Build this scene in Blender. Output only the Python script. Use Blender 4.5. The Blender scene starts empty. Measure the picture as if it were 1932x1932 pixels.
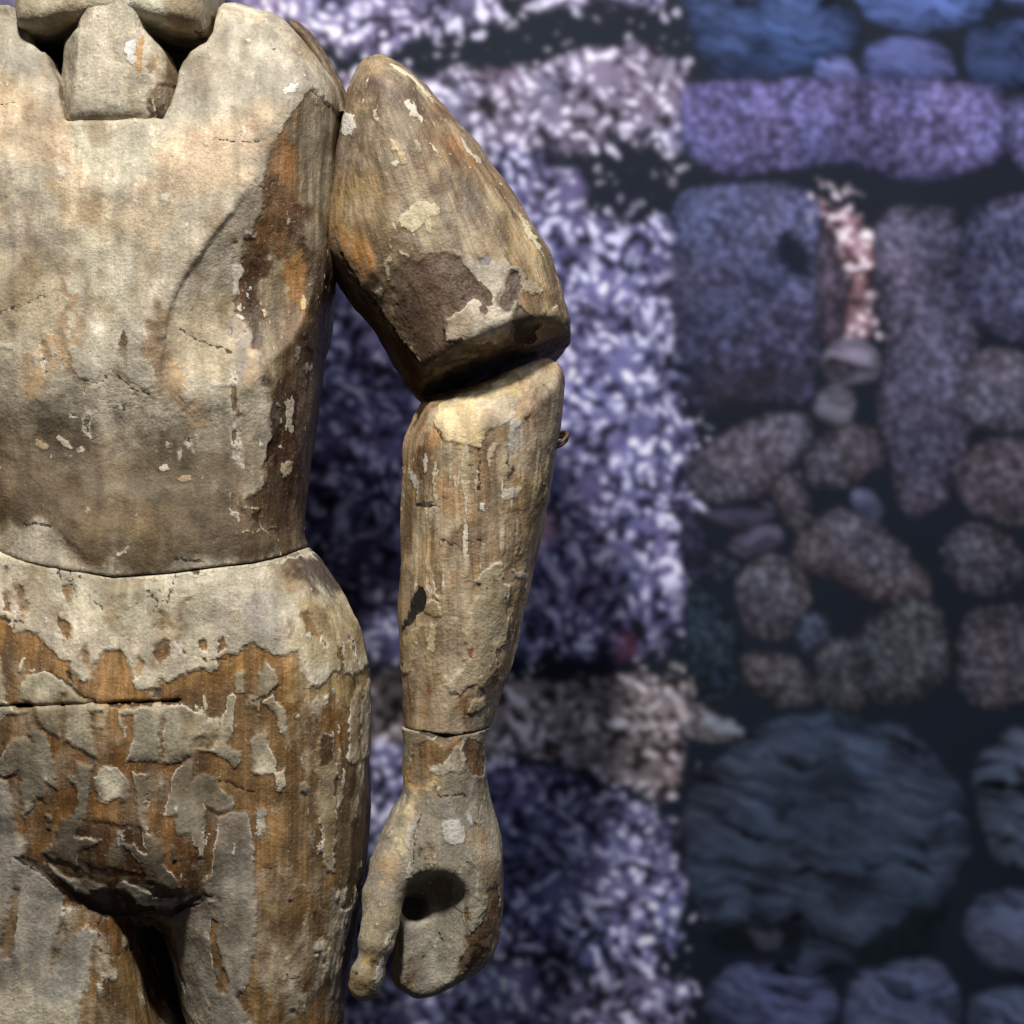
import bpy, math, random
import numpy as np
from mathutils import Vector

scn = bpy.context.scene
COL = scn.collection
random.seed(5)

# ------------------------------------------------------------------ camera
D = 2.2                      # camera to figure axis, metres
FRAME = 0.966                # width seen at the figure axis, metres
cam_d = bpy.data.cameras.new('camera')
cam_d.sensor_width = 36.0
cam_d.lens = 36.0 * D / FRAME
cam_d.clip_end = 50
cam_d.dof.use_dof = True
cam_d.dof.focus_distance = D - 0.055
cam_d.dof.aperture_fstop = 4.5
cam = bpy.data.objects.new('camera', cam_d)
cam.location = (0, -D, 0)
cam.rotation_euler = (math.pi / 2, 0, 0)
COL.objects.link(cam)
scn.camera = cam

# ------------------------------------------------------------------ light
world = bpy.data.worlds.new('World')
scn.world = world
world.use_nodes = True
bg = world.node_tree.nodes['Background']
bg.inputs[0].default_value = (0.75, 0.78, 1.0, 1)
bg.inputs[1].default_value = 0.045


def area_lamp(name, loc, target, size, watts, colour):
    l = bpy.data.lights.new(name, 'AREA')
    l.shape = 'DISK'
    l.size = size
    l.energy = watts
    l.color = colour
    o = bpy.data.objects.new(name, l)
    o.location = loc
    o.rotation_euler = (Vector(target) - Vector(loc)).to_track_quat('-Z', 'Y').to_euler()
    COL.objects.link(o)


area_lamp('gallery_spotlight', (-0.30, -1.33, 1.72), (0.0, 0, 0.0), 0.22, 66, (1.0, 0.96, 0.89))
area_lamp('gallery_wall_light', (0.85, -0.95, 1.6), (0.25, 0.25, 0.1), 0.5, 15, (0.84, 0.88, 1.0))

scn.view_settings.view_transform = 'Standard'
scn.view_settings.look = 'None'
scn.view_settings.exposure = 0.0
scn.view_settings.gamma = 1.0
scn.view_settings.use_curve_mapping = False
scn.cycles.use_denoising = True
scn.cycles.max_bounces = 3
scn.cycles.diffuse_bounces = 2
scn.cycles.glossy_bounces = 2


# ------------------------------------------------------------------ helpers
S0 = 0.0005


def W(p, y):
    k = (D + y) / D
    p = np.asarray(p, float)
    return np.stack([(p[..., 0] - 966) * S0 * k, (966 - p[..., 1]) * S0 * k], -1)


def unW(x, z, y):
    k = (D + y) / D
    return x / (S0 * k) + 966, 966 - z / (S0 * k)


CROPS = {'a': (216.4, 0, .248), 'b': (579.6, 0, .28), 'c': (216.4, 463.7, .248),
         'd': (216.4, 927.4, .268), 'e': (216.4, 1414.2, .268), 'f': (618.2, 425.0, .26),
         'g': (695.5, 888.7, .28), 'h': (618.2, 1352.4, .30), 'p': (0, 0, 1.0),
         'i': (734.2, 656.9, .18), 'j': (432.8, 115.9, .26)}


def P(tag, *v):
    ox, oy, s = CROPS[tag]
    a = np.array(v, float).reshape(-1, 2)
    return a * s + (ox, oy)


def lin(rgb):
    c = np.array(rgb, float) / 255
    return np.where(c <= .04045, c / 12.92, ((c + .055) / 1.055) ** 2.4)


_TAB = np.random.RandomState(1234).rand(64 * 64 * 64).astype(np.float32) * 2 - 1


def vnoise(p, seed=0):
    p = np.asarray(p, np.float32) + np.float32((seed % 61) * 3.37)
    f = np.floor(p)
    t = p - f
    t = t * t * (3 - 2 * t)
    f = f.astype(np.int32)
    i0, j0, k0 = (f[:, 0] & 63) << 12, (f[:, 1] & 63) << 6, f[:, 2] & 63
    i1, j1, k1 = ((f[:, 0] + 1) & 63) << 12, ((f[:, 1] + 1) & 63) << 6, (f[:, 2] + 1) & 63
    x, y, z = t[:, 0], t[:, 1], t[:, 2]
    T = _TAB
    lx = lambda jj, kk: T[i0 + jj + kk] * (1 - x) + T[i1 + jj + kk] * x
    a = lx(j0, k0) * (1 - y) + lx(j1, k0) * y
    b = lx(j0, k1) * (1 - y) + lx(j1, k1) * y
    return a * (1 - z) + b * z


def fbm(p, octv=3, seed=0):
    r, a = 0, .5
    for o in range(octv):
        r = r + a * vnoise(p * (2.03 ** o) + 7.1 * o, seed + o)
        a *= .5
    return r


def gouge(p, seed=0):
    """shallow scooped tool cuts meeting in low ridges: squared distance to the nearest cut centre"""
    p = np.asarray(p, np.float32) + np.float32(seed * 1.71)
    f = np.floor(p).astype(np.int32)
    best = np.full(len(p), 9.0, np.float32)
    for a in (-1, 0, 1):
        for b in (-1, 0, 1):
            for c in (-1, 0, 1):
                i, j, k = f[:, 0] + a, f[:, 1] + b, f[:, 2] + c
                h = ((i & 63) << 12) + ((j & 63) << 6) + (k & 63)
                d = 0
                for ax, (cell, sh) in enumerate(((i, 0), (j, 7919), (k, 104729))):
                    jit = .5 + .45 * _TAB[(h + sh) & 262143]
                    d = d + (cell + jit - p[:, ax]) ** 2
                best = np.minimum(best, d)
    return np.minimum(best, 1.0)


def sd_poly(q, poly):
    """signed distance, positive inside"""
    d2 = np.full(len(q), 1e18)
    ins = np.zeros(len(q), bool)
    n = len(poly)
    for i in range(n):
        a, b = poly[i], poly[(i + 1) % n]
        e = b - a
        w = q - a
        t = np.clip((w @ e) / max(e @ e, 1e-12), 0, 1)
        d = w - t[:, None] * e
        d2 = np.minimum(d2, (d * d).sum(1))
        c = (a[1] > q[:, 1]) != (b[1] > q[:, 1])
        if abs(e[1]) > 1e-12:
            ins ^= c & (q[:, 0] < a[0] + e[0] * (q[:, 1] - a[1]) / e[1])
    d = np.sqrt(d2)
    return np.where(ins, d, -d)


def sd_box(q, poly, margin):
    """sd_poly only near the polygon, else -margin"""
    lo, hi = poly.min(0) - margin, poly.max(0) + margin
    m = (q[:, 0] > lo[0]) & (q[:, 0] < hi[0]) & (q[:, 1] > lo[1]) & (q[:, 1] < hi[1])
    out = np.full(len(q), -float(margin))
    if m.any():
        out[m] = np.maximum(sd_poly(q[m], poly), -margin)
    return out


def d_line(q, pts):
    d2 = np.full(len(q), 1e18)
    for a, b in zip(pts[:-1], pts[1:]):
        e = b - a
        w = q - a
        t = np.clip((w @ e) / max(e @ e, 1e-12), 0, 1)
        d = w - t[:, None] * e
        d2 = np.minimum(d2, (d * d).sum(1))
    return np.sqrt(d2)


def smoothstep(a, b, x):
    t = np.clip((x - a) / (b - a), 0, 1)
    return t * t * (3 - 2 * t)


def spline(pts, closed=True, n=6):
    """Catmull-Rom through traced points"""
    pts = np.asarray(pts, float)
    m = len(pts)
    out = []
    for i in range(m if closed else m - 1):
        g = lambda k: pts[k % m] if closed else pts[min(max(k, 0), m - 1)]
        p0, p1, p2, p3 = g(i - 1), g(i), g(i + 1), g(i + 2)
        for k in range(n):
            t = k / n
            out.append(.5 * ((2 * p1) + (-p0 + p2) * t + (2 * p0 - 5 * p1 + 4 * p2 - p3) * t * t
                             + (-p0 + 3 * p1 - 3 * p2 + p3) * t ** 3))
    if not closed:
        out.append(pts[-1])
    return np.array(out)


# ------------------------------------------------------------------ implicit solids
class Grid:
    def __init__(self, lo, hi, h):
        self.h = h
        self.lo = np.array(lo, float)
        n = np.ceil((np.array(hi) - self.lo) / h).astype(int) + 1
        self.x = (self.lo[0] + h * np.arange(n[0])).astype(np.float32)
        self.y = (self.lo[1] + h * np.arange(n[1])).astype(np.float32)
        self.z = (self.lo[2] + h * np.arange(n[2])).astype(np.float32)
        self.X = self.x[:, None, None]
        self.Y = self.y[None, :, None]
        self.Z = self.z[None, None, :]

    def xz(self):
        a, b = np.meshgrid(self.x, self.z, indexing='ij')
        return np.stack([a.ravel(), b.ravel()], -1).astype(float)

    def inflate(self, poly, cy, R, Hf, Hb, power=2.0):
        """rounded solid with the given outline, Hf deep towards the viewer and Hb to the back"""
        d = sd_poly(self.xz(), poly).reshape(len(self.x), len(self.z)).astype(np.float32)
        u = np.maximum(R - d, 0) / R
        v = np.where(self.y < cy, (cy - self.y) / Hf, (self.y - cy) / Hb).astype(np.float32)
        m = min(R, Hf, Hb)
        return ((u[:, None, :] ** power + v[None, :, None] ** power) ** (1 / power) - 1) * m

    def ellipsoid(self, c, r):
        q = np.sqrt(((self.X - c[0]) / r[0]) ** 2 + ((self.Y - c[1]) / r[1]) ** 2 + ((self.Z - c[2]) / r[2]) ** 2)
        return (q - 1) * min(r)

    def cone(self, a, b, ra, rb):
        a, b = np.array(a, np.float32), np.array(b, np.float32)
        e = b - a
        t = ((self.X - a[0]) * e[0] + (self.Y - a[1]) * e[1] + (self.Z - a[2]) * e[2]) / float(e @ e)
        t = np.clip(t, 0, 1)
        d = np.sqrt((self.X - a[0] - t * e[0]) ** 2 + (self.Y - a[1] - t * e[1]) ** 2 + (self.Z - a[2] - t * e[2]) ** 2)
        return d - (ra + (rb - ra) * t)

    def plane(self, p, n):
        n = np.array(n, float)
        n /= np.linalg.norm(n)
        return ((self.X - p[0]) * n[0] + (self.Y - p[1]) * n[1] + (self.Z - p[2]) * n[2]).astype(np.float32)


def smin(a, b, k):
    h = np.clip(.5 + .5 * (b - a) / k, 0, 1)
    return b + (a - b) * h - k * h * (1 - h)


def smax(a, b, k):
    return -smin(-a, -b, k)


def surface_nets(g, f):
    nx, ny, nz = f.shape
    ins = f < 0
    s = np.zeros((nx - 1, ny - 1, nz - 1), np.uint8)
    offs = [(a, b, c) for a in (0, 1) for b in (0, 1) for c in (0, 1)]
    for a, b, c in offs:
        s += ins[a:nx - 1 + a, b:ny - 1 + b, c:nz - 1 + c]
    act = (s > 0) & (s < 8)
    idx = np.argwhere(act)
    vid = np.full(act.shape, -1, np.int64)
    vid[act] = np.arange(len(idx))
    val = {o: f[idx[:, 0] + o[0], idx[:, 1] + o[1], idx[:, 2] + o[2]].astype(float) for o in offs}
    acc = np.zeros((len(idx), 3))
    cnt = np.zeros(len(idx))
    for o in offs:
        for ax in range(3):
            if o[ax] == 0:
                o2 = tuple(1 if i == ax else o[i] for i in range(3))
                va, vb = val[o], val[o2]
                m = (va < 0) != (vb < 0)
                t = np.where(m, va / np.where(m, va - vb, 1), 0)
                pt = np.zeros((len(idx), 3)) + np.array(o, float)
                pt[:, ax] += t
                acc[m] += pt[m]
                cnt[m] += 1
    v = (idx + acc / cnt[:, None]) * g.h + g.lo
    quads = []
    for ax in range(3):
        sl0 = [slice(1, n - 1) for n in f.shape]
        sl1 = [slice(1, n - 1) for n in f.shape]
        sl0[ax] = slice(0, f.shape[ax] - 1)
        sl1[ax] = slice(1, f.shape[ax])
        A, B = ins[tuple(sl0)], ins[tuple(sl1)]
        e = np.argwhere(A != B)
        off = np.ones(3, int)
        off[ax] = 0
        pos = A[e[:, 0], e[:, 1], e[:, 2]]
        e = e + off
        b, c = (ax + 1) % 3, (ax + 2) % 3
        q = []
        for db, dc in ((-1, -1), (0, -1), (0, 0), (-1, 0)):
            w = e.copy()
            w[:, b] += db
            w[:, c] += dc
            q.append(vid[w[:, 0], w[:, 1], w[:, 2]])
        q = np.stack(q, 1)
        q[~pos] = q[~pos][:, ::-1]
        quads.append(q)
    return v, np.concatenate(quads)


def vert_normals(v, q):
    n = np.cross(v[q[:, 2]] - v[q[:, 0]], v[q[:, 3]] - v[q[:, 1]])
    vn = np.zeros_like(v)
    for i in range(4):
        for k in range(3):
            vn[:, k] += np.bincount(q[:, i], n[:, k], len(v))
    return vn / np.maximum(np.linalg.norm(vn, axis=1, keepdims=True), 1e-12)


def relax(v, q, it=1, lam=.5):
    for _ in range(it):
        s = np.zeros_like(v)
        c = np.zeros(len(v))
        for i in range(4):
            a, b = q[:, i], q[:, (i + 1) % 4]
            for k in range(3):
                s[:, k] += np.bincount(a, v[b, k], len(v))
            c += np.bincount(a, minlength=len(v))
        v = v + lam * (s / c[:, None] - v)
    return v


def make_mesh(name, v, q, attrs=None, smooth=True):
    me = bpy.data.meshes.new(name)
    me.vertices.add(len(v))
    me.vertices.foreach_set('co', np.ascontiguousarray(v, np.float32).ravel())
    me.loops.add(q.size)
    me.loops.foreach_set('vertex_index', np.ascontiguousarray(q, np.int32).ravel())
    me.polygons.add(len(q))
    me.polygons.foreach_set('loop_start', np.arange(0, q.size, q.shape[1], dtype=np.int32))
    me.polygons.foreach_set('use_smooth', np.full(len(q), smooth))
    me.update(calc_edges=True)
    for k, a in (attrs or {}).items():
        if a.ndim == 1:
            me.attributes.new(k, 'FLOAT', 'POINT').data.foreach_set('value', np.ascontiguousarray(a, np.float32))
        elif a.shape[1] == 3 and k == 'grain':
            me.attributes.new(k, 'FLOAT_VECTOR', 'POINT').data.foreach_set('vector', np.ascontiguousarray(a, np.float32).ravel())
        else:
            c4 = np.ones((len(a), 4), np.float32)
            c4[:, :3] = a
            me.attributes.new(k, 'FLOAT_COLOR', 'POINT').data.foreach_set('color', c4.ravel())
    return me


def link(name, me, mat, parent=None, **props):
    o = bpy.data.objects.new(name, me)
    if mat is not None:
        me.materials.append(mat)
    COL.objects.link(o)
    if parent is not None:
        o.parent = parent
        o.matrix_parent_inverse = parent.matrix_world.inverted()
    for k, val in props.items():
        o[k] = val
    return o


# ------------------------------------------------------------------ materials
class NT:
    def __init__(self, name):
        self.m = bpy.data.materials.new(name)
        self.m.use_nodes = True
        self.t = self.m.node_tree
        self.b = self.t.nodes['Principled BSDF']

    def n(self, kind, **kw):
        nd = self.t.nodes.new(kind)
        for k, v in kw.items():
            setattr(nd, k, v)
        return nd

    def put(self, sock, val):
        if isinstance(val, bpy.types.NodeSocket):
            self.t.links.new(val, sock)
        else:
            sock.default_value = val

    def attr(self, name, out='Fac'):
        return self.n('ShaderNodeAttribute', attribute_name=name).outputs[out]

    def math(self, op, a, b=0.0, c=None, clamp=False):
        nd = self.n('ShaderNodeMath', operation=op, use_clamp=clamp)
        self.put(nd.inputs[0], a)
        self.put(nd.inputs[1], b)
        if c is not None:
            self.put(nd.inputs[2], c)
        return nd.outputs[0]

    def noise(self, vec, scale, detail=3.0, rough=.55, dist=0.0):
        nd = self.n('ShaderNodeTexNoise')
        self.put(nd.inputs['Vector'], vec)
        self.put(nd.inputs['Scale'], scale)
        nd.inputs['Detail'].default_value = detail
        nd.inputs['Roughness'].default_value = rough
        nd.inputs['Distortion'].default_value = dist
        return nd.outputs['Fac']

    def scalev(self, vec, s):
        nd = self.n('ShaderNodeVectorMath', operation='MULTIPLY')
        self.put(nd.inputs[0], vec)
        nd.inputs[1].default_value = s
        return nd.outputs[0]

    def ramp(self, x, a, b, c=0.0, d=1.0, smooth=False):
        nd = self.n('ShaderNodeMapRange')
        nd.interpolation_type = 'SMOOTHSTEP' if smooth else 'LINEAR'
        self.put(nd.inputs[0], x)
        for i, v in enumerate((a, b, c, d)):
            self.put(nd.inputs[i + 1], v)
        return nd.outputs[0]

    def mix(self, fac, a, b, mode='MIX'):
        nd = self.n('ShaderNodeMix', data_type='RGBA', blend_type=mode)
        self.put(nd.inputs[0], fac)
        self.put(nd.inputs[6], a)
        self.put(nd.inputs[7], b)
        return nd.outputs[2]

    def grey(self, x):
        nd = self.n('ShaderNodeCombineColor')
        for i in range(3):
            self.put(nd.inputs[i], x)
        return nd.outputs[0]


def figure_material():
    k = NT('aged_painted_wood')
    g = k.attr('grain', 'Vector')
    def noise3(vec, scale, detail, rough):
        nd = k.n('ShaderNodeTexNoise')
        k.put(nd.inputs['Vector'], vec)
        nd.inputs['Scale'].default_value = scale
        nd.inputs['Detail'].default_value = detail
        nd.inputs['Roughness'].default_value = rough
        sp = k.n('ShaderNodeSeparateColor')
        k.put(sp.inputs[0], nd.outputs['Color'])
        return sp.outputs

    fib = k.noise(k.scalev(g, (430, 430, 20)), 1.0, 2, .6)
    fib2 = k.noise(k.scalev(g, (110, 110, 9)), 1.0, 1, .6)
    mot, blotch, film = k.attr('mottle'), k.attr('blotch'), k.attr('film')
    en, mot2, speck = noise3(g, 330, 4, .66)
    # bare wood: long fibres, old varnish, residue of ground
    wood = k.mix(1.0, k.attr('col_under', 'Color'), k.grey(k.ramp(fib, .3, .7, .74, 1.2)), 'MULTIPLY')
    wood = k.mix(1.0, wood, k.grey(k.ramp(fib2, .3, .7, .56, 1.28)), 'MULTIPLY')
    resid = k.math('MULTIPLY', k.math('MULTIPLY', k.ramp(film, .46, .62, 0, .8), k.attr('residue')), k.ramp(fib, .35, .6, .5, 1))
    wood = k.mix(resid, wood, (.44, .36, .25, 1))
    wood = k.mix(k.ramp(blotch, .52, .68, 0, .55), wood, (.075, .045, .022, 1))
    wood = k.mix(k.math('MULTIPLY', k.ramp(speck, .60, .66, 0, .5), k.ramp(fib, .45, .55)), wood, (.66, .56, .40, 1))
    # paint and gesso
    paint = k.mix(1.0, k.attr('col_over', 'Color'), k.grey(k.ramp(mot, .28, .72, .72, 1.16)), 'MULTIPLY')
    paint = k.mix(1.0, paint, k.grey(k.ramp(mot2, .3, .7, .80, 1.16)), 'MULTIPLY')
    paint = k.mix(k.ramp(blotch, .54, .72, 0, .8), paint, k.mix(1.0, paint, (.66, .58, .48, 1), 'MULTIPLY'))
    paint = k.mix(k.ramp(film, .56, .70, 0, .8), paint, k.mix(1.0, paint, (1.32, 1.32, 1.34, 1), 'MULTIPLY'))
    paint = k.mix(k.ramp(speck, .61, .67, 0, .6), paint, (.13, .10, .07, 1))
    paint = k.mix(k.ramp(speck, .41, .35, 0, .8), paint, k.mix(1.0, paint, (1.5, 1.5, 1.5, 1), 'MULTIPLY'))
    # crisp edges of the paint losses
    cov = k.math('ADD', k.attr('cover'), k.math('MULTIPLY', k.math('SUBTRACT', en, .5), 4.2))
    soft = k.ramp(film, .40, .58, .10, 3.2)          # thin worn paint fades out, thick paint breaks off
    cm = k.ramp(cov, k.math('MULTIPLY', soft, -1.0), soft, 0, 1)
    col = k.mix(cm, wood, paint)
    hard = k.ramp(film, .54, .46)
    rim = k.math('MULTIPLY', k.ramp(cov, 0, .15), k.ramp(cov, 1.3, .6))
    rim = k.math('MULTIPLY', rim, k.math('MULTIPLY', k.ramp(mot, .42, .52), hard))
    col = k.mix(k.math('MULTIPLY', rim, .8), col, (.74, .67, .55, 1))
    # small chips of white ground, and dark spots, a few of them painted shade
    jit = k.math('MULTIPLY', k.math('SUBTRACT', en, .5), 5.0)
    chip = k.ramp(k.math('ADD', k.attr('chip'), jit), -.12, .12)
    chipc = k.mix(1.0, k.attr('col_chip', 'Color'), k.grey(k.ramp(mot2, .3, .7, .72, 1.14)), 'MULTIPLY')
    col = k.mix(k.math('MULTIPLY', chip, .9), col, chipc)
    dk = k.ramp(k.math('ADD', k.attr('dark'), jit), -.6, .5)
    darkc = k.mix(1.0, k.attr('col_dark', 'Color'), k.grey(k.ramp(mot2, .3, .7, .55, 1.5)), 'MULTIPLY')
    darkc = k.mix(k.ramp(film, .52, .64, 0, .35), darkc, (.30, .24, .18, 1))
    col = k.mix(dk, col, darkc)
    ck = k.ramp(k.math('ADD', k.attr('crack'), k.math('MULTIPLY', k.math('SUBTRACT', en, .5), 3.4)), -.25, .25)
    col = k.mix(k.math('MULTIPLY', ck, .85), col, (.03, .022, .015, 1))
    # grime run down in streaks over everything
    run = k.noise(k.scalev(g, (75, 75, 6)), 1.0, 3, .65)
    col = k.mix(1.0, col, k.grey(k.ramp(run, .32, .68, .76, 1.12)), 'MULTIPLY')
    k.put(k.b.inputs['Base Color'], col)
    ro = k.ramp(cm, 0, 1, .44, .62)
    ro = k.math('ADD', ro, k.ramp(mot2, .3, .7, -.12, .12))
    k.put(k.b.inputs['Roughness'], ro)
    k.b.inputs['Specular IOR Level'].default_value = .35
    # relief
    h = k.math('MULTIPLY', cm, .6)
    h = k.math('ADD', h, k.math('MULTIPLY', chip, .45))
    h = k.math('ADD', h, k.math('MULTIPLY', fib, .35))
    h = k.math('ADD', h, k.math('MULTIPLY', mot2, 1.0))
    h = k.math('ADD', h, k.math('MULTIPLY', mot, 1.3))
    h = k.math('SUBTRACT', h, k.math('MULTIPLY', ck, .9))
    bp = k.n('ShaderNodeBump')
    bp.inputs['Strength'].default_value = 1.0
    bp.inputs['Distance'].default_value = .0012
    k.put(bp.inputs['Height'], h)
    k.put(k.b.inputs['Normal'], bp.outputs[0])
    return k.m


def simple_material(name, c1, c2, scale, rough, bump=.0006, spec=.4):
    k = NT(name)
    tc = k.n('ShaderNodeTexCoord').outputs['Object']
    n = k.noise(tc, scale, 5, .6)
    k.put(k.b.inputs['Base Color'], k.mix(k.ramp(n, .35, .65), (*lin(c1), 1), (*lin(c2), 1)))
    k.b.inputs['Roughness'].default_value = rough
    k.b.inputs['Specular IOR Level'].default_value = spec
    bp = k.n('ShaderNodeBump')
    bp.inputs['Distance'].default_value = bump
    k.put(bp.inputs['Height'], n)
    k.put(k.b.inputs['Normal'], bp.outputs[0])
    return k.m


FIG = figure_material()
LEATHER = simple_material('dark_leather', (62, 48, 36), (110, 90, 68), 160, .6)
WIRE = simple_material('rusty_wire', (60, 45, 36), (112, 88, 66), 300, .5)


# ------------------------------------------------------------------ paint the wear of a part, some shade in the colours included
def wear_and_shade(v, n, yref, seed, base, soft_u, soft_o, cover, chips, darks, cracks, axis=None,
         cover0=-30.0, flak=None, mirror=False, relief=.0011, residue=.6, dulling=.12, seam=None):
    """attributes for the figure material; all shapes are laid on the part's own front plane.
    cover: list of (+1/-1, polygon); soft_*: (polygon, rgb, blur, alpha)"""
    px, py = unW(v[:, 0], v[:, 2], yref)
    if mirror:
        # the far half of the trunk wears much like the near half
        f = px < 222
        py = np.where(f, py + 70 * smoothstep(0, 160, 222 - px), py)
        px = np.where(f, 444 - px, px)
    q0 = np.stack([px, py], -1)
    w1 = np.stack([fbm(v * 70, 3, seed), fbm(v * 70 + 31, 3, seed + 5)], -1)
    w2 = np.stack([fbm(v * 260, 3, seed + 9), fbm(v * 260 + 17, 3, seed + 14)], -1)
    q = q0 + w1 * 9 + w2 * 6
    qs = q0 + w1 * 34 + w2 * 12
    cu = np.tile(lin(base[0]), (len(v), 1))
    co = np.tile(lin(base[1]), (len(v), 1))
    vz = v.copy()
    dull = lambda c: c + (c @ np.array([.3, .55, .15]) - c) * dulling
    cu = np.tile(dull(lin(base[0])), (len(v), 1))
    for arr, lst in ((cu, soft_u), (co, soft_o)):
        for poly, rgb, blur, al in lst:
            m = smoothstep(-blur, blur, sd_box(qs, poly, blur + 2)) * al
            arr += ((dull(lin(rgb)) if arr is cu else lin(rgb)) - arr) * m[:, None]
    cov = np.full(len(v), float(cover0))
    for s, poly in cover:
        d = sd_box(q, poly, 40)
        cov = np.maximum(cov, d) if s > 0 else np.minimum(cov, -d)
    cov = cov * .5
    if flak:
        for poly, amp, thr, sc in flak:
            m = smoothstep(-25, 25, sd_box(qs, poly, 30))
            nz = fbm(vz * np.array(sc), 4, seed + 40)
            cov = np.where(m > .02, np.minimum(cov, (thr - nz) * amp + (1 - m) * 20) if amp > 0
                           else np.maximum(cov, (nz - thr) * -amp - (1 - m) * 20), cov)
    ch = np.full(len(v), -20.0)
    cc = np.tile(lin((205, 195, 175)), (len(v), 1))
    for poly, rgb in chips:
        d = sd_box(q, poly, 40)
        cc = np.where((d > ch * 2)[:, None], lin(rgb), cc)
        ch = np.maximum(ch, d * .5)
    # scattered tiny chips
    tiny = fbm(v * np.array([170, 170, 90]), 2, seed + 60)
    ch = np.maximum(ch, (tiny - .52) * 9)
    dk = np.full(len(v), -20.0)
    dc = np.tile(lin((50, 38, 28)), (len(v), 1))
    for poly, rgb in darks:
        d = sd_box(q, poly, 40)
        dc = np.where((d > dk * 2)[:, None], lin(rgb), dc)
        dk = np.maximum(dk, d * .5)
    ckd = np.full(len(v), -20.0)
    for pts, wd in cracks:
        ckd = np.maximum(ckd, (wd - d_line(q0 + w2 * 7 + w1 * 4, pts)) * .5)
    disp = relief * smoothstep(-.6, .8, cov) + .0007 * smoothstep(-.5, .5, ch)
    disp = disp - .0012 * smoothstep(-.2, .8, ckd) - .0006 * smoothstep(-.5, 1, dk)
    disp = disp + .0016 * fbm(v * 38, 3, seed + 70) + .0005 * fbm(v * 190, 2, seed + 80)
    disp = disp + .0056 * (gouge(v * np.array([18, 18, 10.5]), seed) - .3) + .0013 * gouge(v * np.array([60, 60, 34]), seed + 3)
    if seam is not None:        # tight joints: both sides of a joint meet flush
        disp = disp * smoothstep(3, 34, np.abs(q0[:, 1] - seam(q0[:, 0])))
    v2 = v + n * disp[:, None]
    nz3 = lambda sc, sd: .5 + .55 * fbm(v * sc, 4, sd)
    gr = v.copy()
    if axis is not None:
        a = np.array(axis, float)
        a /= np.linalg.norm(a)
        s = np.cross(a, [0, 1, 0])
        s /= np.linalg.norm(s)
        t = np.cross(s, a)
        gr = np.stack([v @ s, v @ t, v @ a], -1)
    gr = gr + seed * .37
    return v2, dict(col_under=cu, col_over=co, col_chip=cc, col_dark=dc, cover=cov, chip=ch, dark=dk,
                    crack=ckd, grain=gr, mottle=nz3(52, seed + 90), blotch=nz3(np.array([46, 46, 26]), seed + 97),
                    film=nz3(np.array([60, 60, 30]), seed + 104), residue=np.full(len(v), float(residue)))


def build(name, g, f, parent, wear_shade_args, label=None, relaxing=1):
    v, q = surface_nets(g, f)
    v = relax(v, q, relaxing)
    n = vert_normals(v, q)
    v2, at = wear_and_shade(v, n, **wear_shade_args)
    o = link(name, make_mesh(name, v2, q, at), FIG, parent)
    if label:
        o['label'] = label
    return o


# ================================================================== the printed backdrop behind
YW = 0.24      # the flat panel stands this far behind the figure's axis
STEP = 3.4     # print resolution in picture units (1.7 mm)

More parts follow.
